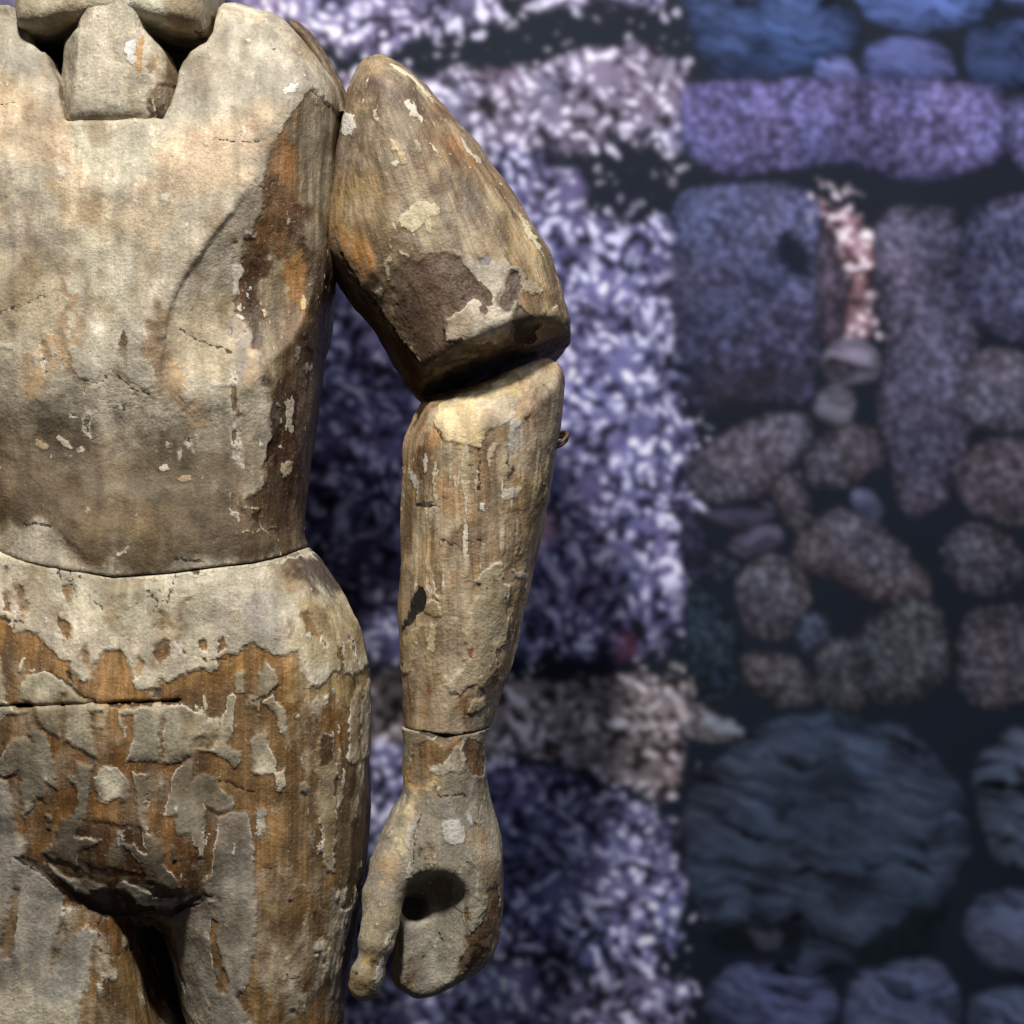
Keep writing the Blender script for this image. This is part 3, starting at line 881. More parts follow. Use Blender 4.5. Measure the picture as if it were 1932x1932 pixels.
# waist seam
pxs, _ = unW(g.x, 0, -.08)
_, zs = 0, (966 - seam_z(pxs)) * S0 * (D - .08) / D
seam = (zs + .0007)[:, None, None] - g.Z
f = np.maximum(f, seam.astype(np.float32))
CREAM, TAN, GESS, AMB, DKW = (205, 194, 170), (172, 154, 124), (158, 149, 131), (168, 118, 62), (84, 58, 34)
R_ = lambda x0, y0, x1, y1: np.array([(x0, y0), (x1, y0), (x1, y1), (x0, y1)], float)
torso = dict(
    yref=-.085, seed=21, seam=lambda x: seam_z(x), residue=.12, dulling=.1, base=((128, 104, 72), (184, 172, 150)), mirror=True, cover0=60,
    soft_u=[
        (P('a', 1500, 650, 1700, 800, 1640, 1300, 1560, 1932, 1440, 1932, 1400, 1400, 1330, 1000), (150, 136, 108), 14, .95),
        (P('a', 1500, 700, 1580, 720, 1570, 1000, 1520, 980), (104, 84, 68), 8, .9),
        (P('a', 1290, 950, 1330, 1100, 1420, 1200, 1400, 1400, 1350, 1500, 1150, 1420, 1200, 1200), (150, 104, 54), 10, .95),
        (P('j', 230, 880, 480, 880, 560, 1050, 480, 1180, 430, 1400, 350, 1440, 200, 1500, 110, 1260, 190, 1120), (122, 88, 52), 10, .95),
        (P('j', 460, 980, 570, 1080, 550, 1230, 600, 1320, 560, 1420, 430, 1180), (92, 64, 42), 10, .9),
        (P('c', 960, 100, 1140, 60, 1140, 800, 1060, 800, 1010, 600, 960, 400), (86, 60, 36), 9, .95),
        (P('c', 1150, 80, 1260, 80, 1280, 500, 1240, 900, 1200, 1050, 1150, 800), (170, 152, 116), 10, .95),
        (P('c', 1270, 120, 1450, 60, 1450, 520, 1400, 480, 1270, 420), (156, 112, 56), 9, .95),
        (P('c', 1260, 480, 1430, 520, 1400, 900, 1290, 900), (132, 104, 68), 10, .9),
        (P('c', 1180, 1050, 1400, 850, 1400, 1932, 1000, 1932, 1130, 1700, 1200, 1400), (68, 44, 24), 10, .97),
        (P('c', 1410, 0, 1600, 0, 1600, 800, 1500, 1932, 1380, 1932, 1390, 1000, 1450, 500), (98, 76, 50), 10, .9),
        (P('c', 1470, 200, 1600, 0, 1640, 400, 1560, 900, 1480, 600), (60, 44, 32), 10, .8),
        (P('d', 950, 0, 1350, 0, 1350, 260, 1200, 330, 1000, 150), (92, 70, 46), 12, .85),
    ],
    soft_o=[
        (P('a', 500, 300, 900, 80, 1200, 180, 1700, 780, 1400, 720, 1300, 800, 420, 900), (166, 157, 140), 16, .9),
        (P('a', 330, 1120, 1000, 880, 1250, 850, 1150, 1100, 950, 1480, 500, 1500, 200, 1550), (204, 178, 146), 20, .7),
        (P('a', 0, 1020, 320, 1000, 300, 1350, 0, 1500), (198, 190, 166), 20, .8),
        (P('a', 0, 1600, 500, 1500, 400, 1932, 0, 1932), (200, 180, 148), 16, .7),
        (P('a', 1280, 900, 1000, 1420, 860, 1750, 860, 1932, 1070, 1932, 1120, 1600, 1280, 1000), (166, 152, 130), 8, .95),
        (P('c', 0, 0, 330, 0, 330, 450, 300, 850, 0, 900), (196, 187, 165), 16, .8),
        (P('c', 700, 0, 960, 0, 980, 250, 900, 420, 600, 360, 560, 300), (164, 150, 130), 10, .9),
        (P('c', 380, 450, 900, 380, 1060, 800, 1100, 1200, 700, 1000, 400, 900), (182, 166, 136), 18, .85),
        (P('c', 880, 580, 1060, 620, 1060, 1000, 900, 1050), (146, 136, 124), 12, .8),
        (P('c', 300, 400, 400, 400, 400, 1150, 300, 1150), (150, 122, 88), 8, .8),
        (P('c', 380, 900, 480, 900, 550, 980, 540, 1100, 640, 1110, 700, 1180, 720, 1350, 660, 1440, 600, 1400, 530, 1250, 460, 1200, 470, 1080, 390, 1080), (190, 156, 114), 6, .7),
        (P('c', 1040, 820, 1140, 830, 1140, 1080, 1020, 1060), (190, 160, 122), 6, .6),
        (P('c', -900, 1640, 0, 1480, 450, 1440, 700, 1560, 1050, 1450, 1100, 1700, 1000, 1932, -900, 1932), (104, 88, 65), 62, .97),
        (P('c', 200, 1450, 600, 1420, 600, 1800, 300, 1800), (82, 69, 51), 26, .85),
        (P('d', 0, 0, 1300, 0, 1340, 330, 1000, 500, 500, 480, 0, 600), (102, 86, 63), 16, .97),
        (P('d', 0, 60, 300, 100, 300, 350, 0, 400), (126, 107, 78), 24, .8),
        (P('d', 850, 250, 1250, 200, 1300, 420, 1000, 480), (104, 86, 64), 16, .8),
        (P('d', 500, 100, 900, 60, 900, 300, 600, 380), (118, 100, 78), 16, .8),
    ],
    cover=[
        (-1, P('a', 1300, 930, 1480, 660, 1700, 800, 1700, 1400, 1620, 1932, 1080, 1932, 1060, 1750, 1120, 1600, 1110, 1480, 1160, 1350, 1200, 1200, 1280, 1000)),
        (-1, P('c', 980, -60, 1620, -60, 1720, 400, 1600, 1000, 1500, 1932, 1480, 2420, 1300, 2420, 1200, 2220, 1120, 2140, 1000, 1932, 1110, 1860, 1130, 1750, 1110, 1700, 1120, 1640, 1180, 1600, 1160, 1560, 1190, 1500, 1200, 1400, 1180, 1330, 1200, 1220, 1150, 1080, 1140, 900, 1130, 820, 1060, 810, 1060, 680, 1010, 600, 930, 560, 900, 420, 990, 240, 960, 130)),
    ],
    chips=[
        (P('c', 100, 960, 200, 880, 300, 880, 340, 950, 330, 1080, 270, 1110, 140, 1020), (186, 176, 156)),
        (P('c', 530, 1130, 620, 1110, 640, 1170, 590, 1230), (178, 168, 150)),
        (P('c', 1300, 1200, 1340, 1120, 1360, 1180, 1330, 1300, 1350, 1400, 1310, 1420), (200, 186, 164)),
        (P('c', 1240, 1320, 1270, 1300, 1290, 1340, 1250, 1360), (204, 190, 170)),
        (P('c', 1260, 1650, 1330, 1630, 1320, 1720, 1280, 1760), (196, 176, 140)),
        (P('c', 1410, 350, 1440, 360, 1435, 470, 1400, 460), (206, 178, 130)),
        (P('c', 1115, 490, 1145, 490, 1150, 550, 1125, 550), (208, 180, 140)),
        (P('c', 1440, 900, 1475, 860, 1470, 930, 1445, 970), (170, 158, 142)),
        (P('c', 1360, 760, 1410, 740, 1400, 850, 1370, 880), (176, 160, 134)),
        (P('c', 350, 1680, 440, 1650, 450, 1700, 390, 1720), (200, 190, 166)),
        (P('c', 500, 1770, 600, 1740, 620, 1790, 540, 1810), (186, 160, 124)),
        (P('c', 900, 170, 970, 140, 990, 240, 940, 300, 960, 360, 900, 380), (206, 196, 180)),
        (P('c', 760, 1050, 960, 1040, 900, 1080, 780, 1090), (200, 190, 172)),
        (P('a', 980, 980, 1020, 980, 1020, 1060, 980, 1060), (216, 206, 180)),
        (P('a', 380, 1500, 450, 1520, 440, 1580, 390, 1560), (214, 204, 184)),
        (P('a', 1290, 690, 1400, 640, 1360, 710, 1300, 730), (220, 210, 196)),
        (P('d', 900, 95, 1040, 95, 1050, 108, 910, 112), (200, 184, 150)),
        (P('d', 850, 288, 1130, 240, 1130, 252, 860, 300), (190, 172, 138)),
    ] + [(P('c', x - r, y - r, x + r, y - r, x + r, y + r, x - r, y + r), (214, 206, 190)) for x, y, r in
         ((1040, 312, 20), (950, 490, 18), (945, 548, 16), (985, 545, 16), (1020, 380, 16), (960, 440, 16), (1250, 1210, 12), (1240, 1525, 12), (940, 260, 14))],
    darks=[
        (P('a', 1180, 365, 1225, 370, 1205, 390), (46, 36, 28)),
        (P('c', 1440, 700, 1480, 770, 1560, 800, 1540, 815, 1470, 790), (30, 20, 14)),
        (P('c', 1050, 640, 1130, 640, 1130, 800, 1060, 800), (62, 40, 24)),
        (P('c', 975, 640, 1005, 640, 990, 670), (40, 34, 30)), (P('c', 880, 640, 905, 640, 900, 660), (50, 44, 38)),
        (P('c', 1200, 1240, 1260, 1200, 1260, 1460, 1190, 1600, 1130, 1650, 1200, 1400), (48, 30, 16)),
        (P('d', 960, 150, 1030, 110, 1010, 220, 960, 200), (60, 40, 24)),
    ],
    cracks=[
        (P('a', 780, 1095, 960, 1106, 1150, 1108), 1.3),
        (P('c', 510, 650, 640, 730, 800, 790, 900, 830), 1.3),
        (P('c', 0, 960, 120, 1060, 300, 1140), 1.2),
        (P('d', 450, 465, 560, 485, 660, 495), 2.0),
        (P('a', 1480, 680, 1600, 770, 1700, 830), 1.5),
    ],
    flak=[(R_(-50, 430, 520, 1060), 9.0, .47, (60, 60, 34))],
)
build('torso', g, f, fig, torso)

# ---- hips and thighs
g = Grid((-.605, -.15, W([(0, 2030)], 0)[0, 1]), (-.115, .115, W([(0, 1000)], 0)[0, 1]), HV)
f = trunk_field(g)
bl = W([(120, 1380)], -.09)[0]
f = smin(f, g.ellipsoid((bl[0], -.06, bl[1]), (.15, .066, .12)), .03)
mo = W([(262, 1580)], -.11)[0]
mound = g.ellipsoid((mo[0], -.082, mo[1]), (.085, .05, .076))
mt = W([(300, 1735)], -.11)[0]
mound = smax(mound, g.plane((mt[0], -.11, mt[1] + .004), (.35, .35, -1)), .006)
f = smin(f, mound, .012)
# groin furrow from the mound up to the hip
ga, gb_ = W([(392, 1690)], -.11)[0], W([(470, 1655)], -.11)[0]
f = smax(f, -g.cone((ga[0], -.121, ga[1]), (gb_[0], -.121, gb_[1]), .007, .003), .005)
# the far thigh is squared off, its inner face turned to the gap
lt = W(np.array([(-90, 1640), (240, 1690), (258, 1752), (276, 1840), (294, 1932), (318, 2080), (318, 2150), (-50, 2150)], float), -.05)
f = smin(f, g.inflate(lt, -.04, .022, .068, .06, 3), .006)
# near thigh: planed front and outer faces
oa = W([(560, 1700)], -.105)[0]
f = smax(f, g.plane((oa[0], -.100, oa[1]), (.62, -1, -.03)), .006)
# long shrinkage crack below the belly
ca = W([(200, 1326)], -.12)[0]
f = smax(f, -np.maximum(np.abs(g.Z - ca[1] - (g.X - ca[0]) * .03) - .0016, np.maximum(g.X - W([(341, 0)], -.12)[0, 0], np.abs(g.Y + .12) - .03)).astype(np.float32), .0012)
pxs, _ = unW(g.x, 0, -.08)
zs = (966 - seam_z(pxs)) * S0 * (D - .08) / D
f = np.maximum(f, (g.Z - (zs - .0007)[:, None, None]).astype(np.float32))
hips = dict(
    yref=-.095, seed=37, seam=lambda x: seam_z(x), residue=.12, dulling=.05, relief=.0014, base=((146, 112, 68), (202, 191, 166)), mirror=True, cover0=-60,
    soft_u=[
        (P('d', 0, 1080, 1300, 1080, 1250, 1500, 600, 1500, 0, 1500), (158, 116, 62), 20, .9),
        (P('d', 500, 1400, 1300, 1400, 1250, 1932, 500, 1932), (132, 98, 54), 20, .8),
        (P('d', 1250, 1150, 1650, 1250, 1650, 1500, 1300, 1500), (184, 158, 110), 18, .85),
        (P('d', 1300, 1480, 1620, 1500, 1600, 1800, 1300, 1750), (116, 82, 44), 18, .8),
        (P('d', 1640, 1100, 1760, 1050, 1860, 1500, 1860, 1932, 1640, 1932), (118, 94, 62), 12, .9),
        (P('e', 0, 0, 700, 0, 720, 900, 600, 1000, 300, 1000, 0, 900), (128, 88, 42), 20, .92),
        (P('e', 0, 500, 250, 500, 300, 1000, 500, 960, 650, 980, 500, 1200, 0, 1200), (74, 46, 22), 14, .9),
        (P('e', 950, 380, 1120, 420, 1100, 950, 1000, 1000), (172, 130, 78), 14, .85),
        (P('e', 1100, 300, 1450, 300, 1450, 1000, 1120, 1000), (134, 106, 68), 20, .8),
        (P('e', 1000, 1000, 1350, 1000, 1250, 1932, 950, 1932), (156, 124, 76), 24, .85),
        (P('e', 1200, 1200, 1500, 1100, 1450, 1932, 1200, 1932), (124, 98, 64), 24, .8),
        (P('e', 1530, 0, 1900, 0, 1800, 900, 1600, 1932, 1480, 1932, 1540, 900), (104, 84, 58), 14, .9),
        (P('e', 0, 1200, 160, 1200, 290, 1932, 0, 1932), (132, 102, 60), 8, .95),
        (P('e', 0, 1050, 160, 1100, 150, 1400, 0, 1420), (124, 84, 40), 8, .9),
    ],
    soft_o=[
        (P('d', 1200, 500, 1440, 420, 1640, 760, 1500, 780, 1280, 640), (84, 72, 60), 14, .95),
        (P('d', 1060, 520, 1260, 500, 1300, 700, 1200, 700), (152, 124, 84), 14, .7),
        (P('d', 900, 700, 1060, 660, 1200, 1000, 1180, 1160, 1000, 1080), (168, 158, 146), 14, .85),
        (P('d', 1280, 760, 1700, 800, 1760, 1150, 1560, 1260, 1280, 1120), (190, 172, 130), 18, .85),
        (P('d', 1600, 900, 1760, 950, 1800, 1200, 1660, 1200), (164, 142, 106), 14, .8),
        (P('d', 0, 620, 400, 620, 400, 1000, 0, 1000), (196, 186, 158), 16, .7),
        (P('d', 0, 900, 900, 1000, 700, 1300, 100, 1300), (206, 192, 166), 14, .8),
        (P('d', 60, 1480, 700, 1450, 700, 1932, 60, 1932), (166, 156, 130), 14, .9),
        (P('d', 700, 1200, 1250, 1180, 1250, 1932, 700, 1932), (160, 148, 122), 14, .9),
        (P('d', 1400, 1650, 1560, 1680, 1540, 1932, 1400, 1932), (110, 84, 58), 8, .9),
        (P('d', 1630, 1250, 1720, 1300, 1700, 1932, 1600, 1932), (170, 152, 116), 8, .9),
        (P('e', 60, 0, 900, 0, 900, 400, 60, 1000), (128, 118, 98), 14, .9),
        (P('e', 150, 500, 520, 560, 540, 1000, 150, 1000), (96, 84, 66), 14, .9),
        (P('e', 700, 380, 1050, 380, 1040, 1932, 380, 1932, 360, 1150, 640, 950), (160, 151, 136), 14, .95),
        (P('e', 700, 700, 1000, 640, 980, 860, 700, 860), (120, 110, 98), 12, .8),
        (P('e', 1400, 0, 1560, 0, 1560, 900, 1380, 900), (152, 134, 100), 12, .9),
        (P('e', 150, 1280, 260, 1280, 540, 1932, 280, 1932), (150, 144, 132), 5, .95),
    ],
    cover=[
        (1, P('d', -900, 560, 0, 560, 600, 380, 1340, 360, 1900, 700, 1900, 1932, 1720, 1932, 1700, 1500, 1740, 1250, 1660, 1330, 1640, 1290, 1530, 1270, 1450, 1370, 1340, 1370, 1310, 1250, 1290, 1130, 1170, 1160, 1060, 1110, 1000, 1080, 900, 1100, 870, 1140, 800, 1130, 740, 1150, 760, 1200, 700, 1260, 620, 1220, 540, 1260, 440, 1320, 380, 1330, 330, 1290, 320, 1370, 210, 1380, 170, 1340, 180, 1290, 120, 1200, 80, 1110, 0, 1120, -900, 1150)),
        (-1, P('d', 300, 1080, 360, 1040, 420, 1060, 410, 1140, 340, 1190, 310, 1150)),
        (-1, P('d', 200, 1140, 240, 1200, 230, 1280, 190, 1300)),
        (-1, P('d', 740, 1030, 790, 1020, 800, 1090, 740, 1120)),
        (-1, P('d', 615, 1030, 660, 1030, 670, 1110, 625, 1100)),
        (-1, P('d', 1290, 880, 1360, 840, 1420, 980, 1440, 1080, 1350, 1000)),
        (-1, P('d', 1760, 1000, 1900, 1000, 1900, 1932, 1760, 1932, 1790, 1500)),
        (1, P('d', 865, 1260, 940, 1260, 930, 1410, 870, 1410)),
        (1, P('d', 1070, 1190, 1140, 1270, 1150, 1340, 1040, 1450, 1030, 1530, 940, 1490, 960, 1430, 1020, 1420, 1030, 1280)),
        (1, P('d', 1050, 1450, 1130, 1400, 1200, 1530, 1230, 1690, 1190, 1700, 1130, 1540)),
        (1, P('d', 810, 1420, 870, 1430, 850, 1740, 740, 1840, 690, 1780, 760, 1700)),
        (1, P('d', 590, 1790, 790, 1770, 890, 1800, 910, 1850, 840, 1932, 810, 1870, 700, 1810)),
        (1, P('d', 960, 1750, 1070, 1660, 1080, 1720, 1120, 1800, 1140, 1980, 1080, 1990, 1000, 1980, 970, 1800)),
        (1, P('d', 60, 1520, 500, 1470, 600, 1540, 680, 1610, 660, 1690, 570, 1720, 570, 1820, 500, 1880, 400, 1880, 350, 1870, 120, 1880, 170, 1640, 70, 1650)),
        (-1, P('d', 80, 1540, 180, 1560, 160, 1640, 90, 1640)), (-1, P('d', 345, 1560, 370, 1560, 375, 1880, 350, 1880)),
        (1, P('d', 1450, 1700, 1540, 1720, 1520, 1850, 1530, 1932, 1530, 2000, 1540, 2300, 1540, 2700, 1480, 2700, 1420, 2200, 1420, 1932, 1420, 1780)),
        (1, P('d', 1640, 1500, 1700, 1400, 1690, 1932, 1620, 1932)),
        (1, P('e', 740, 460, 870, 420, 940, 430, 960, 550, 990, 680, 1000, 800, 1010, 1000, 1000, 1380, 960, 1480, 950, 1610, 890, 1720, 930, 1830, 970, 1932, 980, 2400, 560, 2400, 520, 1932, 480, 1760, 430, 1500, 390, 1300, 370, 1200, 400, 1150, 560, 1080, 650, 1000, 620, 900, 700, 830, 730, 640, 740, 540)),
        (-1, P('e', 680, 1190, 730, 1210, 760, 1440, 820, 1600, 790, 1700, 740, 1700, 720, 1620, 700, 1450)),
        (1, P('e', 380, 430, 400, 320, 440, 200, 470, 110, 580, 60, 590, 110, 560, 200, 640, 140, 700, 160, 760, 270, 850, 310, 860, 400, 760, 430, 660, 380, 650, 700, 580, 650, 560, 560, 480, 560, 480, 430)),
        (1, P('e', 150, 130, 280, 160, 270, 250, 330, 280, 250, 340, 260, 450, 280, 530, 370, 620, 400, 800, 500, 930, 440, 970, 340, 900, 260, 880, 230, 740, 80, 610, 180, 620, 270, 700, 280, 680, 240, 600, 200, 420, 170, 260)),
        (1, P('e', 80, 930, 200, 940, 280, 1000, 460, 1020, 420, 1060, 300, 1080, 180, 1060)),
        (1, P('e', 440, 650, 480, 640, 480, 730, 440, 740)),
        (1, P('e', 1130, 160, 1190, 130, 1210, 230, 1170, 285, 1130, 240)),
        (1, P('e', 1300, 270, 1325, 200, 1350, 260, 1330, 300)),
        (1, P('e', 140, 1290, 230, 1290, 400, 1600, 560, 1932, 560, 2300, 290, 2300, 270, 1932, 200, 1600)),
        (1, P('e', -900, 60, 60, 100, 140, 200, 130, 330, -100, 340)),
    ],
    chips=[
        (P('d', 1350, 1000, 1380, 1000, 1370, 1060, 1345, 1050), (214, 206, 196)),
        (P('d', 1275, 1560, 1300, 1540, 1300, 1590, 1275, 1590), (220, 204, 176)),
        (P('d', 1515, 1390, 1545, 1400, 1545, 1440, 1525, 1430), (204, 196, 180)),
        (P('d', 480, 1110, 510, 1105, 510, 1140, 485, 1140), (224, 220, 210)),
        (P('d', 630, 1420, 660, 1430, 670, 1530, 640, 1530), (206, 194, 164)),
        (P('d', 570, 1480, 610, 1500, 600, 1520, 575, 1510), (216, 206, 184)),
        (P('e', 460, 380, 485, 375, 480, 410, 462, 412), (214, 206, 190)),
        (P('d', 1740, 1560, 1770, 1520, 1765, 1600, 1745, 1640), (196, 180, 146)),
        (P('e', 630, 1740, 680, 1830, 660, 1830, 620, 1770), (196, 180, 146)),
        (P('d', 320, 580, 420, 525, 480, 560, 640, 540, 740, 515, 1000, 515, 1200, 480, 1380, 425, 1385, 440, 1200, 500, 1000, 535, 760, 540, 650, 575, 480, 595, 330, 600), (214, 204, 178)),
        (P('d', -900, 610, 0, 605, 320, 605, 320, 620, 0, 622, -900, 640), (208, 196, 168)),
    ],
    darks=[
        (P('d', 330, 1370, 360, 1365, 345, 1430, 290, 1445), (52, 38, 28)),
        (P('d', 630, 1150, 740, 1160, 860, 1150, 780, 1180, 650, 1165), (72, 56, 38)),
        (P('d', 940, 1470, 1060, 1410, 1170, 1350, 1170, 1365, 1060, 1430, 960, 1485), (60, 48, 36)),
        (P('d', 1450, 1710, 1530, 1730, 1510, 1840, 1490, 1930, 1430, 1930, 1430, 1790), (88, 66, 44)),
        (P('d', 530, 500, 600, 500, 600, 570, 530, 560), (72, 58, 44)),
        (P('e', 0, 960, 120, 970, 200, 1060, 360, 1120, 500, 1060, 640, 990, 690, 1000, 560, 1080, 380, 1180, 0, 1180), (44, 26, 12)),  # shade under the mound's overhang, painted as a dark band
        (P('e', 0, 470, 240, 520, 260, 545, 0, 500), (60, 36, 16)), (P('e', 0, 790, 200, 830, 240, 870, 0, 860), (56, 34, 16)),
        (P('e', 1225, 1060, 1260, 1060, 1255, 1080, 1230, 1080), (60, 60, 60)),
        (P('e', 1390, 1150, 1420, 1140, 1410, 1240, 1390, 1220), (70, 56, 40)),
        (P('e', 740, 1010, 770, 1010, 765, 1040, 740, 1040), (110, 84, 66)),
    ],
    cracks=[
        (P('d', 0, 1490, 250, 1478, 480, 1462), 2.2),
        (P('d', 90, 830, 220, 775), .9), (P('d', 250, 690, 330, 770, 290, 860), .9), (P('d', 290, 720, 380, 680), .8), (P('d', 320, 790, 400, 740), .7),
        (P('d', 450, 560, 420, 700, 400, 800), 1.2),
        (P('e', 700, 1000, 640, 1040, 560, 1090), 1.8), (P('e', 120, 1180, 150, 1330), 1.6),
        (P('e', 760, 205, 870, 240, 990, 290), 1.6), (P('e', 1060, 830, 1290, 795), 1.0),
        (P('e', 0, 1440, 160, 1400), 1.2), (P('e', 1210, 1580, 1270, 1620, 1300, 1590), 1.2),
        (P('e', 0, 330, 160, 315, 370, 260), .8),
    ],
    flak=[(R_(590, 1700, 690, 2000), -5.0, .18, (60, 60, 14)), (R_(200, 1300, 690, 1960), -6.0, .36, (75, 75, 36)), (R_(200, 1120, 690, 1300), 9.0, .40, (70, 70, 40))],
)
build('hips', g, f, fig, hips)

# ---- neck
YN = -.055
nk = np.array([(112, 250), (104, 200), (108, 160), (128, 104), (158, 66), (166, -40), (280, -40), (286, 66), (318, 106),
               (340, 160), (342, 205), (334, 250)], float)
nkw = W(nk, YN)
g = Grid((nkw[:, 0].min() - .006, -.12, nkw[:, 1].min() - .004), (nkw[:, 0].max() + .006, .03, nkw[:, 1].max() + .004), .0014)
f = g.inflate(nkw, YN, .03, .05, .06, 4)
for sgn in (1, -1):
    e = W([(225 + sgn * 80, 170)], YN - .045)[0]
    f = smax(f, g.plane((e[0], YN - .049, e[1]), (sgn * 1.0, -.46, .04)), .0015)
cb = W([(225, 240)], YN)[0, 1]
f = np.maximum(f, (cb + .0006 - g.Z).astype(np.float32))
build('neck', g, f, fig, dict(
    yref=-.1, seed=51, base=((134, 110, 78), (182, 171, 150)), cover0=60,
    soft_u=[(P('a', 300, 700, 480, 600, 420, 980, 250, 980), (92, 74, 50), 10, .8)],
    soft_o=[(P('a', 0, 280, 200, 280, 180, 480, 0, 500), (150, 140, 122), 12, .7), (P('a', 0, 700, 300, 650, 250, 980, 0, 980), (196, 186, 162), 14, .7),
            (P('a', 330, 400, 500, 400, 480, 980, 260, 980, 300, 700), (132, 110, 78), 6, .95)],
    cover=[(-1, P('a', 250, 760, 300, 750, 280, 960, 240, 960)), (-1, P('a', 330, 640, 480, 620, 440, 960, 300, 960))],
    chips=[(P('a', 90, 330, 160, 310, 180, 480, 130, 510, 90, 440), (214, 212, 206)), (P('a', 175, 310, 215, 305, 215, 550, 170, 550), (196, 150, 90)),
           (P('a', 0, 930, 150, 940, 260, 900, 250, 960, 0, 960), (206, 190, 160))],
    darks=[(P('a', 310, 820, 380, 800, 400, 900, 300, 960), (76, 66, 50))], cracks=[(P('a', 0, 965, 120, 970, 260, 960), 1.4)], flak=[]), relaxing=1)

# ---- head (only the jaw is in the picture)
YH = -.04
hd = np.array([(225, 62), (256, 62), (300, 66), (345, 76), (376, 80), (398, 70), (403, 46), (404, -60), (400, -180), (370, -280), (300, -330), (225, -345),
               (150, -330), (80, -280), (50, -180), (46, -60), (47, 46), (52, 70), (74, 80), (105, 76), (150, 66), (194, 62)], float)
hdw = W(hd, YH)
g = Grid((hdw[:, 0].min() - .005, -.155, hdw[:, 1].min() - .005), (hdw[:, 0].max() + .005, .09, hdw[:, 1].max() + .005), .0018)
f = g.inflate(hdw, YH, .020, .066, .11, 3.0)
build('head', g, f, fig, dict(
    yref=-.1, seed=63, base=((170, 132, 84), (176, 164, 138)), cover0=60,
    soft_u=[], soft_o=[(P('a', 0, -400, 450, -300, 460, 60, 330, 180, 200, 260, 0, 280), (198, 192, 168), 10, .95), (P('a', 450, 0, 740, 0, 740, 300, 400, 300, 350, 200), (172, 158, 132), 10, .9)],
    cover=[(-1, P('a', 690, 60, 800, 0, 800, 300, 640, 300, 560, 260, 560, 230, 650, 200)), ],
    chips=[(P('a', 90, 20, 125, 0, 125, 60, 90, 130, 20, 150, 60, 120), (212, 206, 196)), (P('a', 0, 240, 140, 230, 140, 262, 0, 275), (206, 198, 160))],
    darks=[(P('a', 580, 190, 640, 195, 600, 215), (50, 36, 24))],
    cracks=[(P('a', 140, 265, 260, 262, 420, 285), 1.6)], flak=[]), label='jaw and lower head at the top edge, pale paint over ochre')

# ---- upper arm
YA = -.005
ua = [(680, 122), (700, 110), (724, 108), (762, 126), (800, 155), (832, 192), (882, 252), (940, 330), (1000, 420), (1040, 482),
      (1062, 545), (1076, 604), (1081, 630), (1050, 656), (1000, 682), (900, 716), (850, 736), (812, 750), (790, 752), (770, 734), (742, 684), (702, 612),
      (652, 556), (620, 500), (611, 440), (617, 380), (625, 330), (640, 240), (650, 196), (664, 150)]
uaw = W(spline(ua, True, 4), YA)
g = Grid((uaw[:, 0].min() - .005, -.105, uaw[:, 1].min() - .005), (uaw[:, 0].max() + .005, .085, uaw[:, 1].max() + .005), HV)
# keep the sawn elbow end square: extend the outline past it, then saw
ua2 = [p for p in ua if not (p[1] > 640 and 780 < p[0] < 1079)]
ext = [(1081, 630), (1105, 720), (990, 800), (850, 860), (800, 800)]
i0 = ua.index((1081, 630))
ua_ext = ua[:i0] + [(1081, 630), (1096, 700), (1010, 800), (880, 850), (815, 800), (786, 756)] + ua[ua.index((770, 734)):]
uaw = W(spline(ua_ext, True, 4), YA)
f = g.inflate(uaw, YA, .085, .082, .075, 2.1)
# sawn end with a slight forward lean, so a dark end face shows below the front edge
e1, e2 = W([(1081, 630)], YA)[0], W([(792, 752)], YA)[0]
ex = np.array([e1[0] - e2[0], 0, e1[1] - e2[1]])
nrm = np.cross(ex, [0, 1, 0])
if nrm[2] > 0:
    nrm = -nrm
nrm = nrm / np.linalg.norm(nrm)
f = smax(f, g.plane((e1[0], YA, e1[1]), nrm + np.array([0, -.34, 0])), .007)
